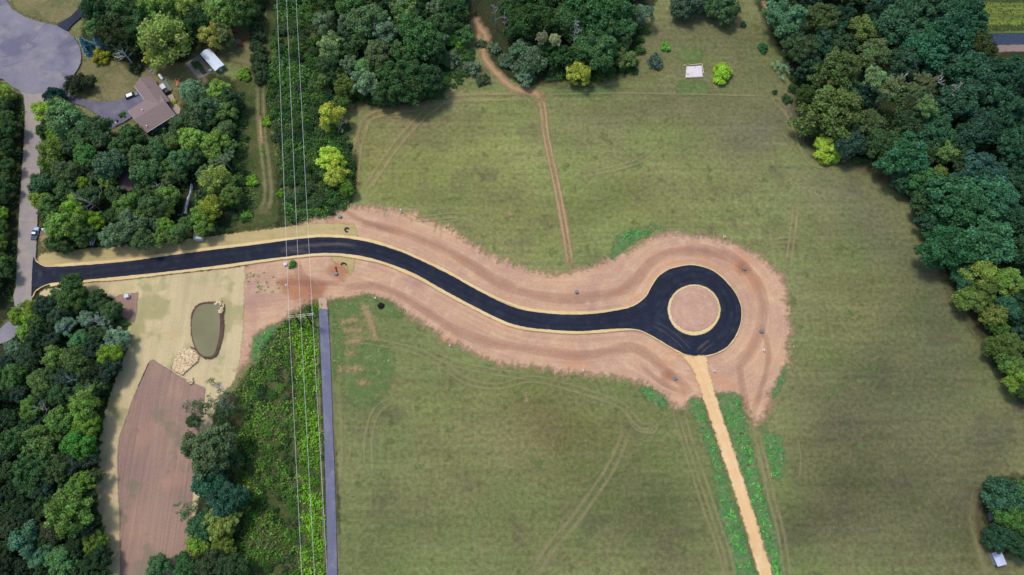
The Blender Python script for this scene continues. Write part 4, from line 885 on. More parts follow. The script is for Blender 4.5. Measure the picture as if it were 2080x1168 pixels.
def dead_tree(px, py, ht, R, label, seed, mat=DEAD, lean=(0, 0), fine=1.0, group=None):
    """bare tree: px, py is where its foot stands"""
    rs = random.Random(seed); e = empty('dead_tree', P(px, py), 0, label, 'dead tree', group)
    b, br = MB(), MB(); top = Vector((lean[0], lean[1], ht))
    r0 = .16 * fine
    b.tube([(0, 0, -.1), top * .35 + Vector((rs.uniform(-.2, .2), rs.uniform(-.2, .2), 0)), top * .7, top], [r0, r0 * .8, r0 * .55, r0 * .2], 6)
    def branch(p, d, L, r, lev):
        q = p + d * L * .5 + Vector((rs.uniform(-.1, .1), rs.uniform(-.1, .1), rs.uniform(-.05, .1))) * L
        q2 = q + (d + Vector((rs.uniform(-.3, .3), rs.uniform(-.3, .3), rs.uniform(-.1, .3)))).normalized() * L * .5
        br.tube([p, q, q2], [r, r * .7, r * .35], 4, False)
        if lev > 0:
            for k in range(rs.choice((2, 3))):
                t_ = rs.uniform(.3, 1); s = p.lerp(q, t_ * 2) if t_ < .5 else q.lerp(q2, t_ * 2 - 1)
                branch(s, (d + Vector((rs.uniform(-1, 1), rs.uniform(-1, 1), rs.uniform(-.2, .6)))).normalized(), L * rs.uniform(.45, .65), r * .55, lev - 1)
    br.tube([top * .4, top * .7, top], [r0 * .5, r0 * .4, r0 * .15], 5)
    for k in range(9):
        z = rs.uniform(.45, .97); a = rs.uniform(0, 6.28)
        branch(top * z, Vector((math.cos(a), math.sin(a), rs.uniform(.3, 1.0))).normalized(), R * (1.15 - z * .5), .085 * fine, 2)
    b.build('trunk', mat, e, smooth=True); br.build('branches', mat, e, smooth=True)
dead_tree(271, 130, 8.5, 3.8, 'white leafless tree on the lawn above the flower bed', 1, plain('bleached_wood', C(232, 232, 230), .8), fine=1.9)
dead_tree(208, 430, 9.5, 4.8, 'grey leafless tree with wide thin twigs in the left woods', 2, fine=1.3)
dead_tree(318, 492, 4, 3.6, 'pale fallen-looking bare tree on the edge of the straw verge', 3, lean=(-1.5, .5), fine=.8)
dead_tree(340, 395, 8, 2.0, 'small grey bare tree left of the long white sheeting', 4)
dead_tree(474, 350, 9, 1.6, 'bare pale stem on the right edge of the left woods', 5, lean=(-1, 1))
dead_tree(466, 905, 9, 3.4, 'white twisted leafless tree beside the seed bed tree row', 6, lean=(-.5, .5), fine=1.1)
dead_tree(484, 810, 10, 2.6, 'pale leaning bare tree at the tip of the brown soil', 7, lean=(-3.4, 2))
dead_tree(486, 832, 9, 2.4, 'second pale leaning bare tree, just below the other', 8, lean=(-3, 1.2))
dead_tree(182, 782, 11, 2.0, 'thin white bare tree in the dark of the lower left woods', 9)
dead_tree(200, 797, 9, 2.2, 'white bare branch tree right of the thin one in the lower left woods', 10, lean=(2, 0))
dead_tree(120, 838, 11, 2.4, 'grey bare tree in the middle of the lower left woods', 11)
dead_tree(216, 668, 9, 2.6, 'whitish bare twigs standing through a grey crown', 12, lean=(0, 1))
dead_tree(158, 672, 9, 2.0, 'grey bare tree left of the whitish twigs', 13)
dead_tree(1162, 100, 16, 2.4, 'tall white bare tree in the top centre woods', 14, lean=(0, .5), fine=1.8)
dead_tree(1156, 118, 14, 2.0, 'forked white bare tree below the tall one', 15, lean=(2.6, 2), fine=1.7)
dead_tree(1142, 140, 8, 1.0, 'short white bare stem above the yellow tree', 16)
dead_tree(1226, 152, 8, 1.2, 'leaning white bare stem right of the yellow tree', 17, lean=(1.6, 1))
dead_tree(1010, 62, 13, 1.6, 'left tall white bare stem beside the head of the dirt track', 18, lean=(-1, 1), fine=1.2)
dead_tree(1028, 74, 13, 1.4, 'right tall white bare stem beside the head of the dirt track', 41, lean=(-.6, 1), fine=1.2)
dead_tree(770, 92, 11, 1.8, 'pale bare tree among the grey crowns of the top centre woods', 20)
dead_tree(685, 275, 6, 2.6, 'grey bare limb leaning out below the yellow corner tree', 21, lean=(3.2, 2))
dead_tree(1284, 72, 6, 1.0, 'pale bare stick at the right edge of the top centre woods', 22, lean=(-2, .6))
dead_tree(1775, 220, 19, 2.2, 'white bare birch in the right woods, left of the others', 23, BIRCH, lean=(2, 1.5), fine=1.9)
dead_tree(1840, 228, 19, 2.4, 'white bare birch in the right woods, middle one', 24, BIRCH, lean=(3, 2.2), fine=1.9)
dead_tree(1872, 240, 19, 2.2, 'white bare birch in the right woods, lowest one', 25, BIRCH, lean=(4, 2), fine=1.8)
dead_tree(2032, 758, 6, 1.4, 'bare branch reaching from the right woods over the grass', 26, lean=(-2.4, .4))

# the rest of the woods
POLY = {
 WR: ([(1575, -40), (1985, -40), (2012, 60), (2035, 118), (2110, 124), (2110, 800), (2085, 800), (2050, 750), (2005, 680), (1965, 600), (1925, 545), (1900, 500), (1880, 440), (1850, 390), (1800, 325), (1745, 305), (1655, 282), (1632, 230), (1628, 150), (1590, 80)], 52, [(46, 76, 54), (52, 84, 60), (42, 68, 48), (60, 84, 52), (50, 80, 60)], ['lobed', 'round']),
 WC: ([(650, -40), (935, -40), (930, 40), (900, 100), (880, 170), (830, 190), (730, 190), (665, 150), (655, 60)], 40, [(64, 92, 50), (78, 104, 60), (92, 114, 82), (58, 84, 48)], ['round']),
 WC + '2': ([(1020, -40), (1300, -40), (1292, 50), (1262, 120), (1200, 130), (1080, 115), (1040, 60)], 44, [(52, 84, 44), (46, 76, 40), (60, 88, 50)], ['round', 'oak']),
 WT: ([(200, -30), (515, -30), (510, 50), (440, 40), (400, 80), (370, 110), (320, 100), (270, 110), (235, 95), (185, 70), (195, 30)], 44, [(48, 70, 42), (56, 82, 48), (78, 102, 56)], ['round']),
 WL: ([(88, 225), (150, 245), (215, 275), (290, 292), (352, 250), (375, 180), (455, 172), (468, 250), (470, 320), (470, 400), (440, 462), (330, 488), (200, 488), (110, 490), (92, 440), (88, 330)], 36, [(66, 92, 52), (80, 108, 60), (74, 98, 68), (100, 126, 62)], ['round']),
 WF: ([(-60, 170), (26, 215), (22, 300), (10, 420), (4, 560), (-20, 600), (-60, 620)], 36, [(50, 76, 44), (60, 88, 48)], ['round']),
 WB: ([(-50, 760), (10, 720), (45, 620), (100, 610), (180, 600), (232, 630), (245, 690), (225, 745), (205, 805), (195, 900), (185, 960), (182, 1020), (198, 1080), (200, 1200), (-50, 1200)], 40, [(44, 66, 40), (52, 78, 46), (60, 84, 50), (50, 70, 54), (40, 60, 38)], ['round', 'oak']),
}
EXC = [(2040, 60, 40), (255, 368, 22), (389, 378, 14), (384, 400, 16), (378, 425, 14), (188, 488, 16), (400, 480, 18), (320, 215, 60), (2030, 1135, 20), (95, 470, 14), (15, 675, 24), (330, 180, 40), (420, 120, 40), (205, 412, 22), (-20, 690, 40), (1800, 215, 16), (1850, 225, 16), (1155, 92, 14)]
def tint_material(name):
    t = NT(name)
    f = t.rng(t.attr('rnd'), 0, 1, .7, 1.35)
    vm = t.n('VectorMath', operation='SCALE'); t.set(vm.inputs[0], t.attr('tint', 'Color')); t.set(vm.inputs['Scale'], f)
    d = t.n('BsdfPrincipled'); t.set(d.inputs['Base Color'], vm.outputs[0]); d.inputs['Roughness'].default_value = .65; d.inputs['Specular IOR Level'].default_value = .2
    tr = t.n('BsdfTranslucent'); t.set(tr.inputs['Color'], vm.outputs[0])
    mx = t.n('MixShader'); mx.inputs[0].default_value = .2
    t.t.links.new(d.outputs[0], mx.inputs[1]); t.t.links.new(tr.outputs[0], mx.inputs[2]); t.t.links.new(mx.outputs[0], t.out.inputs[0])
    return t.m
TINT = tint_material('mixed_leaf')
def tinted(name, V, colr, rs, label=None, cat=None, kind='stuff'):
    me = fast_quads(name, V, {'rnd': rs.rand(len(V))})
    at = me.attributes.new('tint', 'FLOAT_COLOR', 'FACE')
    at.data.foreach_set('color', np.concatenate([colr, np.ones((len(V), 1))], 1).astype(np.float32).ravel())
    me.materials.append(TINT)
    return tag(link(name, me), label, cat, None, kind)
def crown_arr(me):
    a = np.zeros(len(me.vertices) * 3, np.float32); me.vertices.foreach_get('co', a); return a.reshape(-1, 4, 3)
LOW = [crown_arr(crown_mesh(900 + k, 'round', .75, .12)) [::2] for k in range(3)]
rf = random.Random(77)
nfill, VS, CS = 0, [], []
NAMED = 298 - len([o for o in COL.objects if o.name.startswith('tree') and o.type == 'EMPTY'])
for key, (pl, sp, cols, kinds) in POLY.items():
    g = key.rstrip('2'); pa = np.array(pl, float); lo, hi = pa.min(0), pa.max(0)
    for _ in range(5000):
        x, y = rf.uniform(lo[0], hi[0]), rf.uniform(lo[1], hi[1])
        if not inside(np.array([[x, y]]), pa)[0]: continue
        if any((x - a) ** 2 + (y - b) ** 2 < (r + sp * .3) ** 2 for a, b, r in EXC): continue
        d = sp * rf.uniform(.8, 1.25)
        if any((x - a) ** 2 + (y - b) ** 2 < ((d + r) * .36) ** 2 for a, b, r in TREES): continue
        kd = rf.choice(kinds); c = rf.choice(cols); ht = min(11, 2.4 + d * mpp(x, y) * .5 * 1.5)
        shape = {'round': 'rounded broadleaf', 'oak': 'broad dense', 'lobed': 'big clumpy'}[kd]
        if d > sp * 1.06 and NAMED > 0 and -20 < x < 2100 and -20 < y < 1190:
            NAMED -= 1
            tree(x, y, d, c, '%s %s tree in %s' % (tone(c), shape, REG[g]), g, kd, hgt=ht)
        else:
            R = d * mpp(x, y) / 2; zc = max(ht - R * 1.08, ht * .3); p = P(x, y, zc + R * .5)
            A = rf.choice(LOW); an = rf.uniform(0, 6.28); ca, sa = math.cos(an), math.sin(an)
            B = np.stack([(A[..., 0] * ca - A[..., 1] * sa) * R + p.x, (A[..., 0] * sa + A[..., 1] * ca) * R + p.y, A[..., 2] * R + zc], -1)
            VS.append(B); j = LEAFK * rf.uniform(.85, 1.15); CS.append(np.tile(np.array(C(*c, k=j)[:3]), (len(B), 1)))
            TREES.append((x, y, d))
        nfill += 1
def bushes(pl, n, d0, d1, cols, h0=.5, near=.42):
    pa = np.array(pl, float); lo, hi = pa.min(0), pa.max(0); k = 0
    for _ in range(n * 12):
        if k >= n: break
        x, y = rf.uniform(lo[0], hi[0]), rf.uniform(lo[1], hi[1])
        if not inside(np.array([[x, y]]), pa)[0] or any((x - a) ** 2 + (y - b) ** 2 < (r + 4) ** 2 for a, b, r in EXC): continue
        d = rf.uniform(d0, d1)
        if any((x - a) ** 2 + (y - b) ** 2 < (r * near) ** 2 for a, b, r in TREES): continue
        R = d * mpp(x, y) / 2; p = P(x, y); A = rf.choice(LOW)[::3]; an = rf.uniform(0, 6.28); ca, sa = math.cos(an), math.sin(an)
        VS.append(np.stack([(A[..., 0] * ca - A[..., 1] * sa) * R + p.x, (A[..., 0] * sa + A[..., 1] * ca) * R * rf.uniform(.8, 1) + p.y, np.maximum(.05, (A[..., 2] - .1) * R * rf.uniform(h0, h0 + .5))], -1))
        c = rf.choice(cols); CS.append(np.tile(np.array(C(*c, k=LEAFK * rf.uniform(.85, 1.15))[:3]), (len(VS[-1]), 1))); TREES.append((x, y, d * .8)); k += 1
GB = [(58, 88, 46), (70, 104, 50), (48, 76, 42), (86, 118, 58), (76, 98, 62)]
bushes([(566, -20), (640, -20), (650, 100), (700, 250), (716, 320), (716, 395), (700, 425), (650, 445), (580, 452), (574, 330), (558, 250), (545, 190), (550, 110), (560, 40)], 190, 12, 28, GB, .7)
bushes([(560, 670), (590, 645), (600, 800), (608, 1000), (612, 1180), (480, 1180), (485, 900), (482, 800), (520, 735)], 70, 10, 22, [(44, 72, 38), (60, 96, 40), (76, 112, 44)], .4)
bushes([(480, 170), (500, 190), (500, 300), (498, 400), (508, 455), (470, 462), (460, 400), (476, 300)], 34, 10, 22, GB, .5)
bushes([(100, 490), (330, 488), (440, 465), (470, 462), (470, 470), (330, 496), (200, 502), (100, 510)], 40, 8, 18, GB, .5)
bushes([(640, 190), (900, 185), (905, 120), (960, 100), (955, 150), (900, 200), (840, 214), (720, 208), (650, 215)], 60, 10, 24, GB, .5)
bushes([(1040, 110), (1290, 120), (1300, 60), (1315, 60), (1290, 150), (1200, 165), (1060, 175), (1045, 150)], 40, 10, 24, GB, .5)
bushes([(1565, 20), (1600, 20), (1640, 240), (1660, 300), (1745, 315), (1805, 340), (1850, 400), (1890, 480), (1930, 560), (1975, 630), (2050, 780), (2040, 780), (1965, 640), (1880, 490), (1840, 400), (1795, 345), (1720, 325), (1645, 300), (1612, 220), (1600, 120), (1570, 80)], 60, 12, 26, GB, .6)
bushes([(225, 620), (262, 660), (262, 700), (235, 760), (215, 820), (203, 900), (196, 960), (193, 1020), (210, 1080), (212, 1170), (195, 1170), (190, 1000), (195, 850), (225, 740), (245, 690)], 50, 10, 20, GB, .6)
VS = np.concatenate(VS); CS = np.concatenate(CS)
tinted('woods_filling', VS, CS, np.random.RandomState(5), 'lower crowns filling the gaps between the big trees of the woods', 'woods')
print('TREES', len(TREES), 'fill', nfill, len(VS))

def scrub(name, polys, dens, cols, label, size=(.5, 1.3), hgt=(.4, 2.0), leaf=.42, per=12, seed=1, wcol=.05, cat='undergrowth', gaps=.0, gsc=.12, avoid=()):
    """low plants filling a region: clumps of leaves of mixed height"""
    rs = np.random.RandomState(seed); Q = []
    for pl in polys:
        W = PN(np.array(pl, float)); lo, hi = W.min(0), W.max(0)
        n = int((hi - lo).prod() * dens); q = rs.uniform(lo, hi, (n, 2)); q = q[inside(q, W)]
        d, _ = seg_dist(q, W); q = q[(d + rs.normal(0, .8, len(q))) > .3]; Q.append(q)
    Q = np.concatenate(Q)
    for (ax, ay, ar) in avoid:
        p = P(ax, ay); r = ar * mpp(ax, ay); Q = Q[np.hypot(Q[:, 0] - p.x, Q[:, 1] - p.y) > r]
    # patchiness from a few sine waves
    pt = np.sin(Q[:, 0] * gsc * 1.3 + 1.7 * np.sin(Q[:, 1] * gsc) + seed) + np.sin(Q[:, 1] * gsc * 1.7 + 2.1 * np.sin(Q[:, 0] * gsc * .8 + seed)) + .5 * np.sin(Q[:, 0] * gsc * 5 + Q[:, 1] * gsc * 4)
    if gaps: k = pt > np.quantile(pt, gaps); Q, pt = Q[k], pt[k]
    n = len(Q); r = rs.uniform(size[0], size[1], n); h = rs.uniform(hgt[0], hgt[1], n) * (1 + .25 * np.clip(pt, -1.5, 1.5))
    cols = np.array([C(*c, k=LEAFK)[:3] for c in cols])
    ci = np.clip(((pt + 2.2) / 4.4 * len(cols) + rs.normal(0, .8, n)).astype(int), 0, len(cols) - 1)
    base = cols[ci] * rs.uniform(.8, 1.25, n)[:, None]
    v = rs.normal(0, 1, (n, per, 3)); v[..., 2] = np.abs(v[..., 2]); v /= np.linalg.norm(v, axis=2)[..., None]
    pos = np.stack([Q[:, None, 0] + v[..., 0] * r[:, None], Q[:, None, 1] + v[..., 1] * r[:, None], .06 + v[..., 2] * h[:, None]], -1).reshape(-1, 3)
    V = leaf_quads(pos, (v + [0, 0, .6]).reshape(-1, 3), np.full(n * per, leaf), rs, .5, 1.4)
    V[..., 2] = np.maximum(V[..., 2], .02)
    return tinted(name, V, np.repeat(base, per, 0), rs, label, cat)
G1 = [(44, 72, 40), (58, 92, 44), (74, 112, 50), (92, 128, 60)]
scrub('corridor_scrub', [[(566, -20), (640, -20), (648, 100), (650, 190), (700, 260), (718, 300), (716, 390), (705, 425), (650, 445), (578, 455), (572, 330), (556, 250), (540, 200), (548, 120), (560, 40)]], 1.0, [(40, 66, 38), (52, 84, 44), (62, 98, 44), (80, 122, 54)],
      'dense green scrub under the wires above the new road', seed=3, hgt=(.6, 2.6), size=(.7, 1.5), gaps=.08, avoid=((590, 340, 8), (598, 405, 6)))
scrub('corridor_scrub', [[(655, 615), (648, 612), (622, 625), (592, 640), (596, 720), (600, 800), (604, 900), (608, 1000), (612, 1190), (662, 1190), (657, 1000), (652, 850), (646, 700)]], 1.3, [(54, 84, 36), (78, 118, 32), (96, 140, 34), (106, 150, 42)],
      'bright green weeds under the wires left of the paved trail', seed=9, hgt=(.3, 1.3), size=(.6, 1.2), gsc=.17)
scrub('corridor_scrub', [[(592, 640), (560, 665), (515, 735), (480, 800), (478, 860), (480, 950), (482, 1050), (470, 1190), (612, 1190), (608, 1000), (604, 900), (600, 800), (596, 720)]], 1.0, [(34, 52, 32), (48, 76, 36), (64, 98, 36), (92, 128, 44), (84, 104, 56)],
      'darker mixed brambles and brush left of the wires below the new road', seed=10, hgt=(.4, 1.7), size=(.6, 1.4), gsc=.2, gaps=.1, avoid=((560, 820, 8), (540, 900, 7), (538, 960, 5), (565, 1090, 6)))
scrub('forest_undergrowth', [v[0] for v in POLY.values()], .34, [(46, 70, 42), (58, 86, 50), (72, 102, 58)], 'dark undergrowth below the woods', seed=12, hgt=(.8, 2.5), size=(.9, 1.9), leaf=.7, per=12, avoid=[e for e in EXC if e[1] < 1100])
scrub('woodland_edge', [[(480, 165), (500, 180), (505, 250), (500, 330), (525, 400), (512, 455), (468, 465), (450, 462), (478, 400), (476, 300), (478, 230)], [(96, 488), (112, 470), (125, 505), (98, 512)], [(38, 210), (53, 215), (47, 330), (40, 430), (30, 560), (22, 600), (14, 600), (24, 420)], [(20, 590), (60, 600), (80, 606), (60, 625), (20, 630)]], .8, [(52, 76, 44), (68, 96, 50), (90, 116, 60)],
      'rough green growth fringing the woods on the left', seed=15, hgt=(.2, 1.2), gaps=.25)
WCOL = [(62, 112, 56), (76, 140, 62), (90, 156, 72), (76, 134, 74)]
scrub('weed_patch', [[(1258, 478), (1290, 466), (1318, 465), (1320, 472), (1298, 484), (1275, 494), (1262, 500)], [(1324, 457), (1343, 461), (1346, 467), (1330, 465)], [(1302, 791), (1320, 789), (1343, 803), (1352, 820), (1340, 824), (1322, 815)],
      [(1400, 818), (1422, 815), (1434, 850), (1452, 905), (1470, 970), (1498, 1050), (1530, 1150), (1535, 1190), (1505, 1190), (1482, 1110), (1466, 1040), (1458, 980), (1448, 930), (1428, 872), (1418, 850)],
      [(1470, 830), (1500, 806), (1508, 835), (1518, 880), (1533, 940), (1548, 1000), (1568, 1060), (1586, 1140), (1592, 1190), (1572, 1190), (1548, 1100), (1520, 1000), (1494, 915), (1476, 860)],
      [(1546, 872), (1560, 884), (1582, 888), (1590, 930), (1586, 962), (1570, 970), (1557, 930)], [(1594, 740), (1590, 770), (1580, 795), (1574, 800), (1580, 775), (1590, 752)],
      [(514, 700), (540, 672), (558, 662), (550, 688), (530, 725), (517, 730)]], .9, WCOL, 'bright green weeds beside the gravel drive and along the graded soil', seed=21, hgt=(.15, .5), size=(.3, .8), leaf=.38, gaps=.1, gsc=.45, cat='weeds')
scrub('weed_tufts', [[(500, 548), (528, 540), (548, 560), (600, 570), (560, 598), (520, 608), (502, 630)], [(670, 616), (720, 608), (742, 600), (790, 614), (815, 634), (770, 640), (720, 650), (700, 700), (690, 760), (674, 756)], [(830, 640), (905, 690), (950, 705), (1000, 728), (1060, 744), (1060, 752), (990, 742), (930, 722), (880, 690)],
      [(1100, 755), (1240, 764), (1300, 785), (1300, 795), (1230, 775), (1110, 762)], [(1250, 520), (1290, 500), (1296, 506), (1256, 528), (1200, 545), (1195, 538)], [(1130, 655), (1130, 662), (1240, 690), (1230, 682)], [(760, 424), (860, 444), (960, 495), (1040, 530), (1040, 526), (960, 488), (860, 438)],
      [(1360, 466), (1460, 476), (1540, 512), (1585, 552), (1590, 546), (1545, 505), (1462, 470)], [(1600, 600), (1612, 600), (1614, 700), (1604, 740)], [(700, 720), (780, 700), (800, 730), (740, 780)]], .35, [(78, 120, 62), (98, 140, 76), (120, 146, 84)], 'scattered green tufts along the edges of the graded soil', seed=25, hgt=(.08, .35), size=(.2, .7), leaf=.3, per=9, gaps=.35, gsc=.6, cat='weeds')
scrub('crop_plants', [[(1985, -30), (2120, -30), (2120, 62), (2000, 66)]], 0.9, [(52, 74, 40), (110, 130, 50), (84, 106, 52)], 'leafy crop rows in the field at the upper right corner', seed=31, hgt=(.1, .4), size=(.2, .5), leaf=.3, per=6, cat='crop')

# ------------------------------------------------------------------ buildings
WHITE = plain('white_paint', C(222, 226, 232), .6, var=.06)
TRIM = plain('white_trim', C(210, 206, 200), .6, var=.05)
GLASS = plain('window_glass', C(46, 58, 70), .15, var=.2)
BLACK = plain('black_plastic', C(30, 32, 36), .5)
TYRE = plain('tyre_rubber', C(24, 24, 26), .8)
STEEL = plain('grey_steel', C(140, 148, 152), .5, .3)
WOOD = plain('weathered_wood', C(150, 130, 108), .85, scale=6)
PALEW = plain('pale_timber', C(198, 192, 168), .85, scale=5)
def roof_mat(name, c, stain=None, sc=1.2):
    t = NT(name); p = t.n('TexCoord').outputs['Object']; n = t.noise(p, sc, 5, .65)
    col = t.mix(t.rng(n, .3, .7), c, tuple(x * .86 for x in c[:3]) + (1,))
    br = t.n('TexBrick'); t.set(br.inputs['Vector'], p); br.inputs['Scale'].default_value = 2.2; br.inputs['Color1'].default_value = (1, 1, 1, 1); br.inputs['Color2'].default_value = (.88, .88, .88, 1); br.inputs['Mortar'].default_value = (.8, .8, .8, 1)
    col = t.mix(.7, col, br.outputs[0], 'MULTIPLY')
    if stain: col = t.mix(t.rng(n, .3, .7), c, tuple(x * .9 for x in c[:3]) + (1,)); col = t.mix(t.rng(t.noise(t.vscale(p, (1, .35, 1)), 1.1, 4, .7), .6, .68, 0, .8), col, stain)
    return t.finish(col, .85)
SHING = roof_mat('brown_shingles', C(148, 130, 128))
SIDE = plain('tan_siding', C(178, 160, 138), .8, scale=.8)
TEALS = plain('blue_green_siding', C(92, 140, 156), .8, scale=.8)
def local_frame(o_, ax):
    ax = Vector((ax.x, ax.y, 0)).normalized(); return ax, Vector((-ax.y, ax.x, 0))
def gable(mb_roof, x0, x1, y0, y1, ze, rise, along, over=.5, th=.18):
    """gable roof over a rectangle; ridge runs along 'x' or 'y'"""
    if along == 'x':
        X0, X1, ym = x0 - over, x1 + over, (y0 + y1) / 2; k = rise / ((y1 - y0) / 2)
        for sgn, ya in ((-1, y0 - over), (1, y1 + over)):
            z = ze - over * k
            q = [(X0, ya, z), (X1, ya, z), (X1, ym, ze + rise), (X0, ym, ze + rise)]
            mb_roof.add([(a, b, c) for a, b, c in q] + [(a, b, c - th) for a, b, c in q], [(0, 1, 2, 3), (7, 6, 5, 4), (0, 4, 5, 1), (1, 5, 6, 2), (2, 6, 7, 3), (3, 7, 4, 0)])
    else:
        Y0, Y1, xm = y0 - over, y1 + over, (x0 + x1) / 2; k = rise / ((x1 - x0) / 2)
        for xa in (x0 - over, x1 + over):
            z = ze - over * k
            q = [(xa, Y0, z), (xm, Y0, ze + rise), (xm, Y1, ze + rise), (xa, Y1, z)]
            mb_roof.add([(a, b, c) for a, b, c in q] + [(a, b, c - th) for a, b, c in q], [(0, 1, 2, 3), (7, 6, 5, 4), (0, 4, 5, 1), (1, 5, 6, 2), (2, 6, 7, 3), (3, 7, 4, 0)])
def gwalls(b, x0, x1, y0, y1, ze, rise, along):
    b.add([(x0, y0, 0), (x1, y0, 0), (x1, y1, 0), (x0, y1, 0), (x0, y0, ze), (x1, y0, ze), (x1, y1, ze), (x0, y1, ze)], [(0, 1, 5, 4), (1, 2, 6, 5), (2, 3, 7, 6), (3, 0, 4, 7)])
    if along == 'x':
        ym = (y0 + y1) / 2
        for x in (x0, x1): b.add([(x, y0, ze), (x, y1, ze), (x, ym, ze + rise - .05)], [(0, 1, 2)])
    else:
        xm = (x0 + x1) / 2
        for y in (y0, y1): b.add([(x0, y, ze), (x1, y, ze), (xm, y, ze + rise - .05)], [(0, 1, 2)])
ZE = 3.0
pB, pA, pC = P(293.3, 271, ZE), P(254, 227.3, ZE), P(355.6, 232, ZE)
pE, pG, pH = P(271.8, 173.1, ZE), P(305.6, 152.6, ZE), P(339.2, 195.8, ZE)
ax, ay = local_frame(pB, pC - pB)
B0 = Vector((pB.x, pB.y, 0))
def toL(p): d = Vector((p.x, p.y, 0)) - B0; return d.dot(ax), d.dot(ay)
house = empty('house', B0, math.atan2(ax.y, ax.x), 'L shaped house with brown shingle roof at the end of the grey driveway', 'house')
L1, W1 = toL(pC)[0], toL(pA)[1]
x0w, x1w, y1w = toL(pE)[0], toL(pG)[0], (toL(pE)[1] + toL(pG)[1]) / 2
print('HOUSE', L1, W1, x0w, x1w, y1w, toL(pA), toL(pH))
wl = MB(); gwalls(wl, .5, L1 - .5, .5, W1 - .5, ZE, 1.5, 'x'); wl.build('wall', TEALS, house)
wl = MB(); gwalls(wl, x0w + .5, x1w - .5, W1 - .7, y1w - .5, ZE, 1.5, 'y'); wl.build('wall', SIDE, house)
rf_ = MB(); gable(rf_, .5, L1 - .5, .5, W1 - .5, ZE, 1.5, 'x'); ro = rf_.build('roof', SHING, house)
rf2 = MB(); gable(rf2, x0w + .5, x1w - .5, W1 * .55, y1w - .5, ZE + .004, 1.497, 'y'); ro2 = rf2.build('roof', SHING, house)
g_ = MB(); g_.box((L1 / 2, -.12, ZE - .18), (L1 + .1, .12, .12)).box((x0w - .1, (W1 + y1w) / 2, ZE - .16), (.12, y1w - W1 - .4, .12)).box((-.03, W1 * .5, ZE - .1), (.1, W1, .1)); g_.build('gutter', TRIM, house)
for x, y, z in ((2.2, 1.5, ZE + .35), (L1 * .35, W1 * .62, ZE + 1.3), (x1w - 3.0, W1 + 2.6, ZE + .7)):
    v = MB(); v.lathe((x, y, z - .3), [(.16, 0), (.16, .8), (.22, .8), (.22, .95)], 8); v.build('vent_pipe', WHITE if x < 5 else BLACK, ro)
for i in range(4):
    x = 2.0 + i * (L1 - 4) / 3.0
    f = MB(); f.box((x, .46, 1.7), (1.5, .10, 1.2)); fo = f.build('window', TRIM, house)
    g = MB(); g.box((x, .40, 1.7), (1.3, .04, 1.0)); g.build('pane', GLASS, fo)
d = MB(); d.box((x0w + .46, W1 + (y1w - W1) * .52, 1.25), (.1, 4.8, 2.3)); do = d.build('garage_door', TRIM, house)
d = MB(); d.box((x0w + .46, W1 + .8, 1.05), (.1, .95, 2.1)); d.build('door', WHITE, house)
c_ = MB(); c_.box((x0w - .9, W1 + 2.2, .25), (1.6, 4.4, .12)); c_.build('porch_step', plain('pale_concrete', C(196, 186, 170), .85), house)
# deck, patio and garden things behind the house
def wpt(px, py, z=0.0): return P(px, py, z)
dk = MB(); pts = [wpt(323, 166, .5), (wpt(336, 160, .5)), wpt(350, 182, .5), wpt(338, 191, .5)]; dk.slab([(p.x, p.y) for p in pts], .38, .5)
dko = dk.build('deck', plain('green_grey_deck', C(112, 122, 112), .85, scale=5)); tag(dko, 'small green grey wooden deck against the back of the house', 'deck')
sp_ = MB(); c = wpt(330, 177, 1.0); sp_.box((c.x, c.y, .95), (2.1, 2.3, .9), math.atan2(ax.y, ax.x)); so = sp_.build('hot_tub', plain('tub_cover', C(214, 216, 222), .6), bevel=.08); tag(so, 'white covered hot tub standing on the deck', 'hot tub')
gr = MB(); c = wpt(340, 187, .8); gr.box((c.x, c.y, .55), (1.9, .8, 1.1), math.atan2(ax.y, ax.x)); gr.box((c.x, c.y, 1.16), (2.0, .5, .12), math.atan2(ax.y, ax.x)); go = gr.build('storage_bench', plain('dark_brown', C(62, 48, 44), .8), bevel=.03); tag(go, 'dark brown storage box at the lower corner of the deck', 'storage box')
tk_ = empty('gas_tank', wpt(329, 159), math.atan2(-ay.y, -ay.x) , 'white propane tank lying behind the house', 'gas tank')
tb = MB(); tb.lathe((0, 0, 0), [(.05, -1.5), (.35, -1.4), (.52, -1.15), (.52, 1.15), (.35, 1.4), (.05, 1.5)], 14)
tb.v = [(z, x, y + .85) for x, y, z in tb.v]; tb.build('tank_shell', WHITE, tk_, smooth=True)
lg = MB(); lg.box((-.8, 0, .2), (.12, .8, .4)).box((.8, 0, .2), (.12, .8, .4)); lg.build('support', STEEL, tk_)
dm = MB(); dm.lathe((0, 0, 1.34), [(.2, 0), (.2, .16), (.1, .22)], 10); dm.build('valve_dome', WHITE, tk_)
pt_ = MB(); pts = [wpt(341, 196), wpt(352, 192), wpt(358, 210), wpt(368, 222), wpt(366, 232), wpt(356, 234), wpt(348, 220), wpt(340, 205)]; pt_.slab([(p.x, p.y) for p in pts], 0.0, .42)
po = pt_.build('patio', plain('pink_pavers', C(176, 154, 142), .9, scale=2.5)); tag(po, 'pinkish paved patio along the back of the house', 'patio')
tf = MB(); c = wpt(338, 201); tf.box((c.x, c.y, .9), (1.3, 2.2, 1.8), math.atan2(ax.y, ax.x)); to = tf.build('patio_cover', plain('teal_canvas', C(44, 96, 112), .8)); tag(to, 'dark teal covered frame in the inner corner behind the house', 'cover')
bl = MB(); c = wpt(306, 144); bl.lathe((c.x, c.y, 0), [(.55, 0), (.6, .3), (.52, .34), (.5, .1)], 14); bo = bl.build('paddling_pool', plain('blue_plastic', C(96, 140, 196), .5)); tag(bo, 'small round blue tub on the grass north of the house', 'tub')
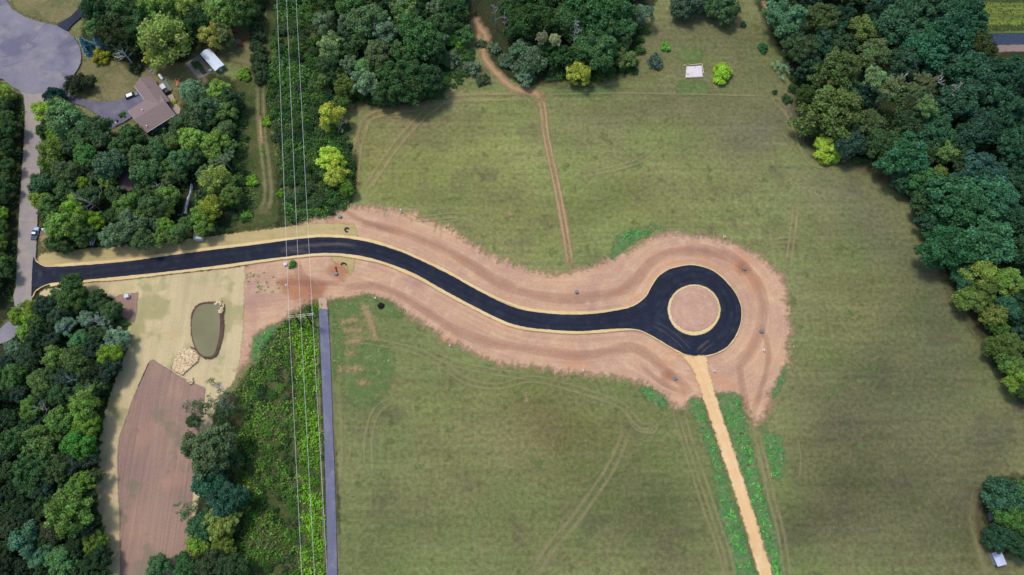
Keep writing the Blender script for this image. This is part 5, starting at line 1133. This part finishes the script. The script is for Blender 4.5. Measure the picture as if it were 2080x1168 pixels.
kt = empty('kiln_patio', wpt(361, 168), .2, 'orange red garden float with a dark round hole on the back lawn', 'float')
kb = MB(); kb.slab([(-.5, -1.6), (.1, -1.7), (.5, -1.2), (.6, .2), (1.0, 1.1), (.7, 1.6), (-.7, 1.6), (-.9, 1.0), (-.4, .1)], 0.0, .45); kb.build('float_body', plain('coral_plastic', C(216, 128, 96), .6), kt, bevel=.1)
kh = MB(); kh.lathe((0, 1.0, .46), [(.36, 0), (.36, .04)], 12); kh.build('hole', BLACK, kt)
bn = empty('wheeled_bin', wpt(238.5, 247), .6, 'black wheeled bin at the tip of the grey driveway', 'bin')
b = MB(); b.box((0, 0, .55), (.75, .8, 1.05), taper=1.12); b.build('bin_body', BLACK, bn, bevel=.03); b = MB(); b.box((0, 0, 1.12), (.9, .95, .08)); b.build('lid', BLACK, bn); b = MB(); b.box((0, -.45, .1), (.7, .1, .2)); b.build('wheel', TYRE, bn)
wb_ = MB(); c = wpt(237, 250.5); wb_.lathe((c.x, c.y, 0), [(.2, 0), (.42, .2), (.45, .45), (.3, .7), (.1, .78)], 12); wo_ = wb_.build('flower_pot', WHITE, smooth=True); tag(wo_, 'round white pot beside the black bin on the driveway', 'pot')
cs = MB(); pts = [wpt(223, 261), wpt(231, 256), wpt(236, 259), wpt(226, 263.5)]; cs.slab([(p.x, p.y) for p in pts], 0, .25); cso = cs.build('concrete_block', plain('grey_concrete', C(160, 162, 176), .9)); tag(cso, 'pale grey concrete slab at the lower tip of the driveway', 'slab')

# white roofed shed with the fenced garden beds
def quad_shed(name, corners_px, zt, roofm, wallm, label, cat='shed', rise=.5, over=.25, along=None, roofn='roof'):
    cs_ = [P(x, y, zt) for x, y in corners_px]; o = Vector((cs_[0].x, cs_[0].y, 0))
    u = Vector((cs_[1].x - cs_[0].x, cs_[1].y - cs_[0].y, 0)); v = Vector((cs_[3].x - cs_[0].x, cs_[3].y - cs_[0].y, 0))
    u2 = Vector((cs_[2].x - cs_[3].x, cs_[2].y - cs_[3].y, 0)); Lx = (u.length + u2.length) / 2
    a = u.normalized(); bb = Vector((-a.y, a.x, 0)); Ly = v.dot(bb)
    if Ly < 0: bb = -bb; Ly = -Ly; o = o - bb * 0; 
    e = empty(name, o if (Vector((-a.y, a.x, 0)).dot(v) > 0) else o + v, math.atan2(a.y, a.x), label, cat)
    w = MB(); gwalls(w, over, Lx - over, over, Ly - over, zt - .1, rise, along or 'x'); w.build('wall', wallm, e)
    r = MB(); gable(r, over, Lx - over, over, Ly - over, zt - .1, rise, along or 'x', over, .08); r.build(roofn, roofm, e)
    f = MB(); f.box((Lx / 2, over - .03, 1.0), (.9, .08, 1.9)); f.build('door', TRIM, e)
    return e, Lx, Ly
WROOF = roof_mat('stained_white_roof', C(222, 232, 246), C(60, 70, 84))
e_, lx_, ly_ = quad_shed('shed', [(436.7, 144), (455.3, 131.3), (424.7, 96), (406.2, 108.6)], 2.5, WROOF, plain('grey_board', C(130, 132, 130), .85), 'long shed with white stained metal roof beside the garden beds', along='y', rise=.35)
gd = MB(); pts = [wpt(376.5, 129), wpt(404.4, 111.6), wpt(430.7, 148.7), wpt(402.5, 161)]; gd.slab([(p.x, p.y) for p in pts], 0, .12); gdo = gd.build('garden_terrace', plain('pink_grey_gravel', C(158, 142, 136), .95, scale=3)); tag(gdo, 'pinkish gravel garden terrace beside the white roofed shed', 'terrace')
for i, (x, y, w, l, lab) in enumerate(((396, 134, 1.2, 3.4, 'left raised garden bed with green plants on the gravel terrace'), (405, 132, 1.2, 3.0, 'middle raised garden bed on the gravel terrace'), (412, 144, 1.6, 3.2, 'lower raised garden bed overflowing with plants on the gravel terrace'))):
    e = empty('raised_bed', wpt(x, y), math.atan2(ay.y, ay.x) + math.pi / 2, lab, 'garden bed')
    b = MB(); 
    for (cx, cy, sx, sy) in ((0, -l / 2, w, .1), (0, l / 2, w, .1), (-w / 2, 0, .1, l), (w / 2, 0, .1, l)): b.box((cx, cy, .3), (sx, sy, .4))
    b.build('frame', WOOD, e)
    rs = np.random.RandomState(i); q = rs.uniform(-1, 1, (260, 3)) * [w / 2, l / 2, .25] + [0, 0, .65]
    me = fast_quads('plants', leaf_quads(q, np.tile([0, 0, 1.0], (260, 1)), np.full(260, .3), rs), {'rnd': rs.rand(260), 'cl': rs.rand(260)}); me.materials.append(LEAF); o = link('plants', me, None, e); o.color = C(74, 100, 60, k=LEAFK)
wp = MB(); c = wpt(428, 144); wp.box((c.x, c.y, .3), (1.2, .8, .6), .4); o = wp.build('white_crate', WHITE, bevel=.03); tag(o, 'small white crate at the lower corner of the garden terrace', 'crate')
for (a, b_, lab) in (((465, 106.5), (474.5, 108.5), 'pale plank lying on the grass right of the white roofed shed'), ((455.5, 145.5), (458.5, 150.5), 'pale plank lying below the corner of the white roofed shed')):
    m_ = MB(); p, q = wpt(*a), wpt(*b_); m_.tube([(p.x, p.y, .1), (q.x, q.y, .1)], .1, 6); tag(m_.build('plank', PALEW), lab, 'plank')

# brown roofed house hidden in the trees, white gabled shed, flat white shed
quad_shed('cabin', [(232, 384), (262, 390), (275, 350), (246, 342)], 3.0, roof_mat('brown_roof', C(112, 92, 96)), SIDE, 'brown roofed cabin half hidden among the trees of the left woods', 'cabin', rise=.8, along='y')
quad_shed('shed', [(391.5, 486), (409, 485), (408.5, 472), (391.5, 472.5)], 2.3, roof_mat('pale_roof', C(204, 214, 216)), WHITE, 'small white gabled shed at the edge of the straw verge', rise=.45, along='y')
quad_shed('shed', [(2027.6, 1151.3), (2046.8, 1146), (2036.5, 1123.7), (2017.6, 1123)], 2.3, plain('bluish_white_metal', C(196, 204, 232), .5, var=.05), plain('grey_sheet', C(140, 146, 160), .7), 'pale bluish flat shed in the lower right corner', rise=.12, along='y')
sl = MB(); pts = [wpt(2006, 1042), wpt(2014, 1040), wpt(2018, 1056), wpt(2010, 1058)]; sl.slab([(p.x, p.y) for p in pts], 0, .15); tag(sl.build('concrete_slab', plain('dull_slab', C(112, 112, 120), .9)), 'dull grey slab by the trees above the bluish shed', 'slab')

# concrete pad with a low frame in the upper meadow
pd = empty('concrete_pad', wpt(1409, 147), 0, 'pale concrete pad with low timber edging in the upper meadow', 'concrete pad')
oP = wpt(1409, 147)
def rel(px, py): q = wpt(px, py); return (q.x - oP.x, q.y - oP.y)
s_ = MB(); s_.slab([rel(1392.5, 157), rel(1427, 155), rel(1424.5, 134), rel(1394, 136)], 0, .22)
t = NT('stained_concrete'); n = t.noise(t.pos(), .55, 3)
cm = t.finish(t.mix(t.rng(n, .55, .68), C(220, 212, 218), C(204, 172, 148)), .9); s_.build('slab', cm, pd)
b = MB()
def rail(p, q, w=.22, z0=0., z1=.5):
    (x1, y1), (x2, y2) = rel(*p), rel(*q); L = math.hypot(x2 - x1, y2 - y1); b.box(((x1 + x2) / 2, (y1 + y2) / 2, (z0 + z1) / 2), (L, w, z1 - z0), math.atan2(y2 - y1, x2 - x1))
rail((1401, 133), (1425, 131)); rail((1425.5, 131.5), (1428.5, 150)); rail((1391.5, 158.5), (1428, 157), .35); b.build('edging', PALEW, pd)
b = MB(); b.box((rel(1390, 134)[0], rel(1390, 134)[1], .3), (.7, .3, .6), .3); b.build('corner_block', PALEW, pd)

# ------------------------------------------------------------------ H-frame pole and wires
ZP = 11.0
b1, b2 = wpt(613.7, 663), wpt(635.5, 661.5)
A1, A2, A3 = P(587, 644, ZP), P(610.5, 640.5, ZP), P(634.5, 638, ZP)
o = (b1 + b2) / 2
hf = empty('power_pole', o, 0, 'wooden H frame power pole with two legs left of the paved trail', 'power pole')
POLE = plain('dark_pole_wood', C(72, 54, 44), .9, scale=3)
ad = (A3 - A1).normalized(); an_ = Vector((-ad.y, ad.x, 0))
mid = (A1 + A3) / 2
l1 = mid - ad * (A3 - A1).length * .24; l2 = mid + ad * (A3 - A1).length * .24
for f_, t_ in ((b1, l1), (b2, l2)):
    b = MB(); f0 = Vector((f_.x, f_.y, -.2)) - o; t0 = Vector((t_.x, t_.y, ZP + .3)) - o; b.tube([f0, f0.lerp(t0, .5), t0], [.34, .30, .26], 10); b.build('pole', POLE, hf)
for sgn in (-1, 1):
    b = MB(); off = an_ * .24 * sgn; c = mid + off - o; c.z = ZP; b.box(c, ((A3 - A1).length + 1.2, .14, .3), math.atan2(ad.y, ad.x)); b.build('crossarm', PALEW, hf)
b = MB()
for s1, s2 in ((l1, l2), (l2, l1)):
    p = s1 - o; q = s2 - o; p.z = ZP - .4; q.z = ZP - 3.6; b.tube([p, q], .09, 6)
b.build('cross_brace', PALEW, hf)
for A in (A1, A2, A3):
    b = MB(); q = A - o; b.lathe((q.x, q.y, ZP + .12), [(.10, 0), (.16, .1), (.10, .2), (.16, .3), (.10, .4), (.14, .5), (.06, .6)], 8); b.build('insulator', WHITE, hf)
WIRE = plain('aluminium_wire', C(232, 240, 238), .6)
for k, (top, at_, bot) in enumerate((((562.5, 0), (587, 644), (613, 1168)), ((582, 0), (610.5, 640.5), (638.7, 1168)), ((601.5, 0), (634.5, 638), (664.5, 1168)))):
    zt = ZP + .7
    a, m_, c = P(*top, zt), P(*at_, zt), P(*bot, zt)
    far_a, far_c = m_ + (a - m_) * 1.6, m_ + (c - m_) * 2.0
    b = MB(); pts = [far_a.lerp(m_, i / 10) for i in range(11)] + [m_.lerp(far_c, i / 10) for i in range(1, 11)]
    b.tube(pts, .036, 5, False); w = b.build('power_line', WIRE); tag(w, ('left', 'middle', 'right')[k] + ' of the three overhead wires crossing the new road', 'power line', 'overhead wires on the H frame pole')

# ------------------------------------------------------------------ vehicles
def wheel(e, x, y, r=.33):
    w = MB(); w.tube([(x - .11, y, r), (x + .11, y, r)], r, 14); wo_ = w.build('wheel', TYRE, e); r_ = MB(); r_.tube([(x - .12, y, r), (x + .12, y, r)], r * .6, 10); r_.build('rim', STEEL, wo_)
def loft(b, secs):
    """secs: (y, half width low, z low, half width mid, z mid, half width top, z top)"""
    n = 0; rings = []
    for y, wl_, zl_, wm, zm, wt_, zt_ in secs: rings.append([(-wl_, y, zl_), (-wm, y, zm), (-wt_, y, zt_), (wt_, y, zt_), (wm, y, zm), (wl_, y, zl_)])
    vs = [v for r in rings for v in r]; fs = []
    for i in range(len(rings) - 1):
        for k in range(6): fs.append((i * 6 + k, i * 6 + (k + 1) % 6, (i + 1) * 6 + (k + 1) % 6, (i + 1) * 6 + k))
    fs += [tuple(range(6)), tuple((len(rings) - 1) * 6 + k for k in range(6))[::-1]]
    return b.add(vs, fs)
def car(px, py, head, colm, label, kind='suv', roofm=None, deckm=None):
    e = empty('parked_car', P(px, py, .7) * Vector((1, 1, 0)) if False else Vector((P(px, py, .7).x, P(px, py, .7).y, 0)), head, label, 'pickup truck' if kind == 'pickup' else 'car')
    b = MB(); loft(b, [(2.42, .72, .35, .80, .55, .68, .72), (2.2, .84, .3, .90, .6, .80, .88), (1.1, .88, .28, .93, .65, .84, 1.0), (-1.9, .88, .28, .93, .65, .86, 1.02), (-2.35, .82, .35, .88, .6, .80, .95)]); b.build('body', colm, e, bevel=.05)
    if kind == 'pickup': top = [(1.05, .84, 1.0, .7, 1.3), (.35, .86, 1.0, .68, 1.55), (-.55, .86, 1.0, .68, 1.55), (-.95, .86, 1.0, .74, 1.3)]; yr = (.30, -.5)
    else: top = [(1.15, .84, 1.0, .74, 1.2), (.45, .86, 1.0, .66, 1.55), (-1.7, .86, 1.0, .66, 1.55), (-2.25, .84, 1.0, .74, 1.1)]; yr = (.4, -1.7)
    g = MB(); vs = []; fs = []
    for y, w0, z0, w1, z1 in top: vs += [(-w0, y, .95), (-w1, y, z1), (w1, y, z1), (w0, y, .95)]
    for i in range(len(top) - 1):
        for k in range(4): fs.append((i * 4 + k, i * 4 + (k + 1) % 4, (i + 1) * 4 + (k + 1) % 4, (i + 1) * 4 + k))
    fs += [(0, 1, 2, 3), (15, 14, 13, 12)]; g.add(vs, fs); g.build('windows', GLASS, e)
    r = MB(); r.box((0, (yr[0] + yr[1]) / 2, 1.56), (1.32, yr[0] - yr[1], .07)); r.build('roof', roofm or colm, e, bevel=.03)
    if kind == 'pickup': d_ = MB(); d_.box((0, -1.66, 1.05), (1.55, 1.3, .06)); d_.build('bed_cover', deckm, e, bevel=.02)
    for x in (-.82, .82):
        for y in (1.45, -1.45): wheel(e, x, y)
        h = MB(); h.box((x * .78, 2.36, .68), (.3, .12, .14)); h.build('headlight', WHITE, e)
        h = MB(); h.box((x * .85, -2.33, .78), (.2, .12, .2)); h.build('tail_light', plain('red_lens', C(150, 30, 26), .4) if x < 0 else bpy.data.materials['red_lens'], e)
        h = MB(); h.box((x * 1.22, .85, 1.02), (.2, .12, .14)); h.build('mirror', BLACK, e)
car(71.5, 474.5, math.radians(-4), plain('silver_blue_paint', C(150, 172, 208), .3, .35, var=.04), 'silver blue pickup with dark covered bed parked on the concrete road', 'pickup', plain('pale_roof_paint', C(176, 196, 222), .3, .2, var=.03), plain('dark_blue_cover', C(52, 66, 98), .6))
car(268, 194, math.radians(-64), plain('dark_silver_paint', C(96, 110, 124), .3, .35, var=.04), 'dark car with pale roof parked by the garage on the grey driveway', 'suv', plain('bright_roof', C(216, 226, 236), .3, .2, var=.03))

# ------------------------------------------------------------------ fire pit with chairs
fp = empty('fire_pit', wpt(484.5, 84.5), 0, 'round pale stone fire pit between the red chairs', 'fire pit')
b = MB(); b.lathe((0, 0, 0), [(.85, 0), (.85, .35), (.55, .35), (.55, .1)], 18); b.build('stone_ring', plain('pit_stone', C(160, 148, 146), .9, scale=4), fp)
b = MB(); b.lathe((0, 0, .1), [(.53, 0), (.4, .08)], 14); b.build('ash', plain('ash', C(110, 104, 104), .95), fp)
RED = plain('red_plastic', C(190, 44, 42), .5)
def chair(px, py, label):
    p = wpt(px, py); d = wpt(484.5, 84.5) - p; e = empty('garden_chair', p, math.atan2(d.y, d.x) - math.pi / 2, label, 'chair', 'red chairs around the fire pit')
    b = MB(); b.box((0, .05, .38), (.75, .75, .06), rot=Matrix.Rotation(.12, 3, 'X')); b.build('seat', RED, e)
    b = MB(); b.box((0, -.5, .72), (.75, .06, .95), rot=Matrix.Rotation(.45, 3, 'X')); b.build('backrest', RED, e)
    for x in (-.42, .42):
        b = MB(); b.box((x, -.02, .6), (.16, .9, .05)); b.build('armrest', RED, e)
        for y in (-.35, .36): b = MB(); b.box((x * .92, y, .29), (.07, .1, .58)); b.build('leg', RED, e)
for x, y, l in ((470.5, 72, 'red garden chair at the left of the fire pit, the biggest red spot'), (480.5, 67.5, 'red garden chair above the fire pit'), (467, 79, 'red garden chair half under the olive tree'), (495, 82, 'red garden chair right of the fire pit'), (490, 92.5, 'red garden chair below the fire pit')): chair(x, y, l)

# ------------------------------------------------------------------ small things in the left woods and on the verge
def crumple(name, line, widths, mat, label, cat, h=.35, seed=1):
    """sheeting thrown over something: a lumpy strip along a line"""
    c = PN(catmull(line, 8, False)); w = np.interp(np.linspace(0, 1, len(c)), np.linspace(0, 1, len(widths)), widths); rs = np.random.RandomState(seed)
    tan = np.gradient(c, axis=0); tan /= np.linalg.norm(tan, axis=1)[:, None]; nor = np.stack([-tan[:, 1], tan[:, 0]], 1); V, Fc = [], []; K7 = 7
    for i in range(len(c)):
        for k in range(K7):
            s = k / (K7 - 1) * 2 - 1; q = c[i] + nor[i] * s * w[i] * (1 + rs.normal(0, .08)) * mpp(*line[0]) * .5
            V.append((q[0], q[1], max(.02, h * (1 - s * s) + rs.normal(0, .07) * (abs(s) < .99))))
    for i in range(len(c) - 1):
        for k in range(K7 - 1): a = i * K7 + k; Fc.append((a, a + 1, a + K7 + 1, a + K7))
    me = bpy.data.meshes.new(name); me.from_pydata(V, [], Fc); me.update(); return tag(link(name, me, mat), label, cat)
SHEET = plain('white_sheeting', C(236, 240, 246), .5, var=.05)
crumple('plastic_sheeting', [(389.5, 374), (388.5, 380), (388, 388), (386, 396), (382.5, 404), (380, 413), (378, 421), (377.5, 430), (376, 435)], [2, 6.5, 4.5, 3, 5.5, 6, 4.5, 5, 9], SHEET, 'long crumpled white sheeting lying in the left woods', 'sheeting', .7)
crumple('fallen_pole', [(376, 410), (373, 424), (370, 436), (368.5, 445)], [1.3, 1.2, 1.4, 1.2], WOOD, 'long brown pole lying left of the white sheeting', 'pole', .25)
crumple('white_tarp', [(86, 466), (92, 468), (99, 472), (107, 477)], [5, 9, 10, 6], SHEET, 'crumpled white tarp beside the silver blue pickup', 'tarp', .8, 3)
for px, lab in ((185.5, 'left one of the two white boats at the wood edge'), (191.5, 'right one of the two white boats at the wood edge')):
    e = empty('boat', wpt(px, 489), .08 if px < 188 else -.08, lab, 'boat', 'white boats at the wood edge')
    b = MB(); secs = []
    for i in range(9):
        t_ = i / 8; y = (t_ - .5) * 3.6; w = .46 * math.sin(math.pi * min(1, t_ * .94 + .03)) ** .7; secs.append((y, w * .6, .05, w, .25, w * .7, .42))
    loft(b, secs); b.build('hull', WHITE, e, smooth=True)
    b = MB(); b.lathe((0, 0, .40), [(.16, 0), (.16, .05)], 10, 1, 2.4); b.build('cockpit', BLACK, e)
def sticks(name, px, py, n, R, mat, label, cat, seed=5, th=.05):
    rs = random.Random(seed); b = MB()
    for i in range(n):
        a = rs.uniform(0, 6.28); x, y = rs.uniform(-R, R) * .5, rs.uniform(-R, R) * .4; L = rs.uniform(.5, 1) * R
        b.tube([(x - math.cos(a) * L * .5, y - math.sin(a) * L * .5, .08), (x, y, rs.uniform(.2, .8)), (x + math.cos(a) * L * .5, y + math.sin(a) * L * .5, rs.uniform(.1, .6))], [th, th * .8, th * .5], 4)
    o = b.build(name, mat); p = wpt(px, py); o.location = (p.x, p.y, 0); return tag(o, label, cat)
sticks('brush_pile', 434, 467, 46, 2.4, plain('pinkish_branches', C(168, 150, 150), .9), 'tangled pile of cut branches right of the white gabled shed', 'brush pile')
sticks('brush_pile', 418, 469, 10, 1.6, plain('grey_branches', C(150, 142, 132), .9), 'few cut branches between the shed and the branch pile', 'brush pile', 6)
def silt(pts, label, w=.16, h=.5, m=None):
    b = MB(); c = PN(catmull(pts, 4, False)); rs = random.Random(len(pts)); b.tube([(x, y, h * .5 + rs.uniform(-.05, .05)) for x, y in c], w, 6); tag(b.build('silt_barrier', m or BLACK), label, 'silt barrier')
silt([(345, 514.5), (365, 513), (378, 510), (400, 507), (422, 504)], 'dark filter sock lying on the straw verge above the new road', .12, .2, plain('brown_sock', C(84, 56, 46), .9))
silt([(302, 738), (290, 765), (281, 785)], 'thin dark fabric barrier at the upper left edge of the brown seed bed', .1, .3)
silt([(348, 747), (355, 754), (370, 762)], 'dark fabric barrier along the foot of the rock apron', .14, .3)
silt([(388, 705), (398, 710), (408, 718), (419, 730)], 'black edging between the pond and the rock apron', .16, .9)
# rocks
def rocks(name, polys, n, r, cols, label, seed=3):
    rs = np.random.RandomState(seed); b = MB(); W = [PN(np.array(p, float)) for p in polys]; allv, cc = [], []
    base = np.array([(-1, -1, -.6), (1, -1, -.6), (1, 1, -.6), (-1, 1, -.6), (-.7, -.7, .6), (.7, -.7, .6), (.7, .7, .6), (-.7, .7, .6)], float)
    fcs = [(4, 5, 6, 7), (0, 1, 5, 4), (1, 2, 6, 5), (2, 3, 7, 6), (3, 0, 4, 7)]; Q4 = []
    for k in range(n):
        w = W[k % len(W)]; lo, hi = w.min(0), w.max(0)
        for _ in range(40):
            q = rs.uniform(lo, hi)
            if inside(q[None], w)[0]: break
        v = base * rs.uniform(.6, 1.2, 3) * r * rs.uniform(.6, 1.2) * .5; v += rs.normal(0, .06 * r, v.shape); a = rs.uniform(0, 6.28)
        v = np.stack([v[:, 0] * math.cos(a) - v[:, 1] * math.sin(a) + q[0], v[:, 0] * math.sin(a) + v[:, 1] * math.cos(a) + q[1], v[:, 2] + rs.uniform(.45, .65)], 1)
        c = np.array(C(*cols[rs.randint(len(cols))])[:3])
        for f in fcs: Q4.append(v[list(f)]); cc.append(c)
    me = fast_quads(name, np.array(Q4), {'rnd': np.full(len(Q4), .45)})
    at = me.attributes.new('tint', 'FLOAT_COLOR', 'FACE'); at.data.foreach_set('color', np.concatenate([np.array(cc), np.ones((len(cc), 1))], 1).astype(np.float32).ravel())
    t = NT(name + '_stone'); t.finish(t.attr('tint', 'Color'), .9); me.materials.append(t.m)
    return tag(link(name, me), label, 'rocks', None, 'stuff')
RC = [(236, 220, 184), (222, 202, 160), (244, 232, 204), (206, 184, 146), (196, 160, 120)]
layer('stone_bedding', [(375, 703), (388, 708), (405, 722), (402, 735), (386, 748), (371, 762), (351, 751), (356, 735), (366, 714)], soil('stone_bed', [C(214, 194, 152), C(200, 178, 136)], fine=1.8, fa=.25, edge=(.5, .6, .6)), res=.5, z=.55)
rocks('riprap', [[(375, 703), (386, 707), (404, 722), (402, 734), (386, 748), (371, 762), (352, 751), (356, 735), (366, 714)]], 1500, .40, RC, 'pale riprap stones of the apron between the pond and the brown seed bed')
rocks('riprap', [[(436, 616), (450, 611), (457, 618), (455, 632), (448, 640), (444, 634), (450, 628), (447, 619), (438, 621)]], 90, .5, RC, 'pale stones around the upper right corner of the pond', 4)
rocks('riprap', [[(378, 774), (392, 768), (395, 776), (388, 782)]], 40, .4, RC, 'few pale stones at the upper edge of the brown seed bed', 5)

# utility boxes, marker posts, pipe ends
UT = plain('utility_grey', C(112, 128, 134), .6, .1); UTW = plain('utility_white', C(206, 210, 222), .6)
def ubox(px, py, lab, m=UT, s=1.0):
    e = empty('utility_box', wpt(px, py), rd_.uniform(-.4, .4), lab, 'utility box')
    b = MB(); b.box((0, 0, .05), (1.3 * s, 1.1 * s, .1)); b.build('base', STEEL, e); b = MB(); b.box((0, 0, .45 * s), (.95 * s, .8 * s, .75 * s)); b.build('cabinet', m, e, bevel=.03); b = MB(); b.box((0, 0, .86 * s), (1.05 * s, .9 * s, .1)); b.build('lid', m, e)
ubox(260, 603, 'white utility box on the small brown soil triangle', UTW, 1.4)
ubox(691, 441, 'grey utility box at the upper left end of the graded soil'); ubox(1171, 594, 'grey utility box on the soil above the straight part of the new road')
ubox(1511, 547, 'grey utility box on red soil right above the roundabout'); ubox(1546, 674, 'grey utility box right of the roundabout'); ubox(1371, 769, 'grey utility box left of the gravel drive'); ubox(580.5, 538, 'pale utility box beside the green bush under the wires', UTW)
ubox(683, 557, 'grey utility box beside the dark pipe trench')
def post(px, py, lab, h=1.6, lx=.5):
    e = empty('marker_post', wpt(px, py), 0, lab, 'marker post'); b = MB(); b.tube([(0, 0, 0), (lx * .3, .9, .5)], .09, 6); b.tube([(0, 0, 0), (0, 0, h)], .07, 6); b.build('post', WHITE, e); b = MB(); b.box((.1, .05, h + .05), (.42, .3, .3), .4); b.build('cap', WHITE, e)
for a in ((814.5, 430, 'white marker post at the meadow edge above the big bend'), (1469, 484, 'white marker post above the roundabout'), (1183.5, 754, 'white marker post below the straight part of the new road'), (1548.5, 713, 'white marker post right of the gravel drive head'), (762.5, 608, 'white marker post above the black mound'), (914, 704, 'white marker post at the lower edge of the graded soil'), (1448, 755, 'white marker post just right of the gravel drive'), (583, 582, 'white marker post under the left wire')): post(*a)
def arcpipe(px, py, R, a0, a1, lab, r=.22):
    p = wpt(px, py); b = MB(); b.tube([(p.x + R * math.cos(a), p.y + R * math.sin(a), .3 + .25 * math.sin((a - a0) / (a1 - a0) * math.pi)) for a in np.linspace(a0, a1, 12)], r, 8); tag(b.build('pipe', BLACK), lab, 'pipe')
arcpipe(705, 467.5, .7, .6, 5.2, 'curled black pipe on the straw above the road bend'); arcpipe(698, 540, .9, .2, 2.8, 'curved black pipe on the straw below the road bend')
b = MB(); p, q = wpt(682, 543), wpt(684.5, 553); b.tube([(p.x, p.y, .25), (q.x, q.y, .35)], [.28, .2], 8); tag(b.build('pipe', plain('rusty_pipe', C(90, 54, 40), .8)), 'straight dark pipe pointing at the grey utility box on red soil', 'pipe')
mb = MB(); rs = random.Random(3); p = wpt(774.5, 621.5)
vs = [(p.x, p.y, .75)]; fs = []
for ring, (r, z) in enumerate(((.55, .6), (1.0, .3), (1.25, .02))):
    for k in range(16): a = k * math.pi / 8; rr = r * rs.uniform(.8, 1.2); vs.append((p.x + rr * math.cos(a), p.y + rr * math.sin(a), z * rs.uniform(.8, 1.2)))
for k in range(16): fs.append((0, 1 + k, 1 + (k + 1) % 16))
for g in range(2):
    for k in range(16): fs.append((1 + g * 16 + k, 17 + g * 16 + k, 17 + g * 16 + (k + 1) % 16, 1 + g * 16 + (k + 1) % 16))
mb.add(vs, fs); tag(mb.build('asphalt_heap', plain('black_lump', C(16, 20, 24), .9)), 'black heap of leftover asphalt on the green patch right of the trail', 'heap')
for x, y in ((598, 533), (577, 562), (1089, 583), (1145, 520)): pass
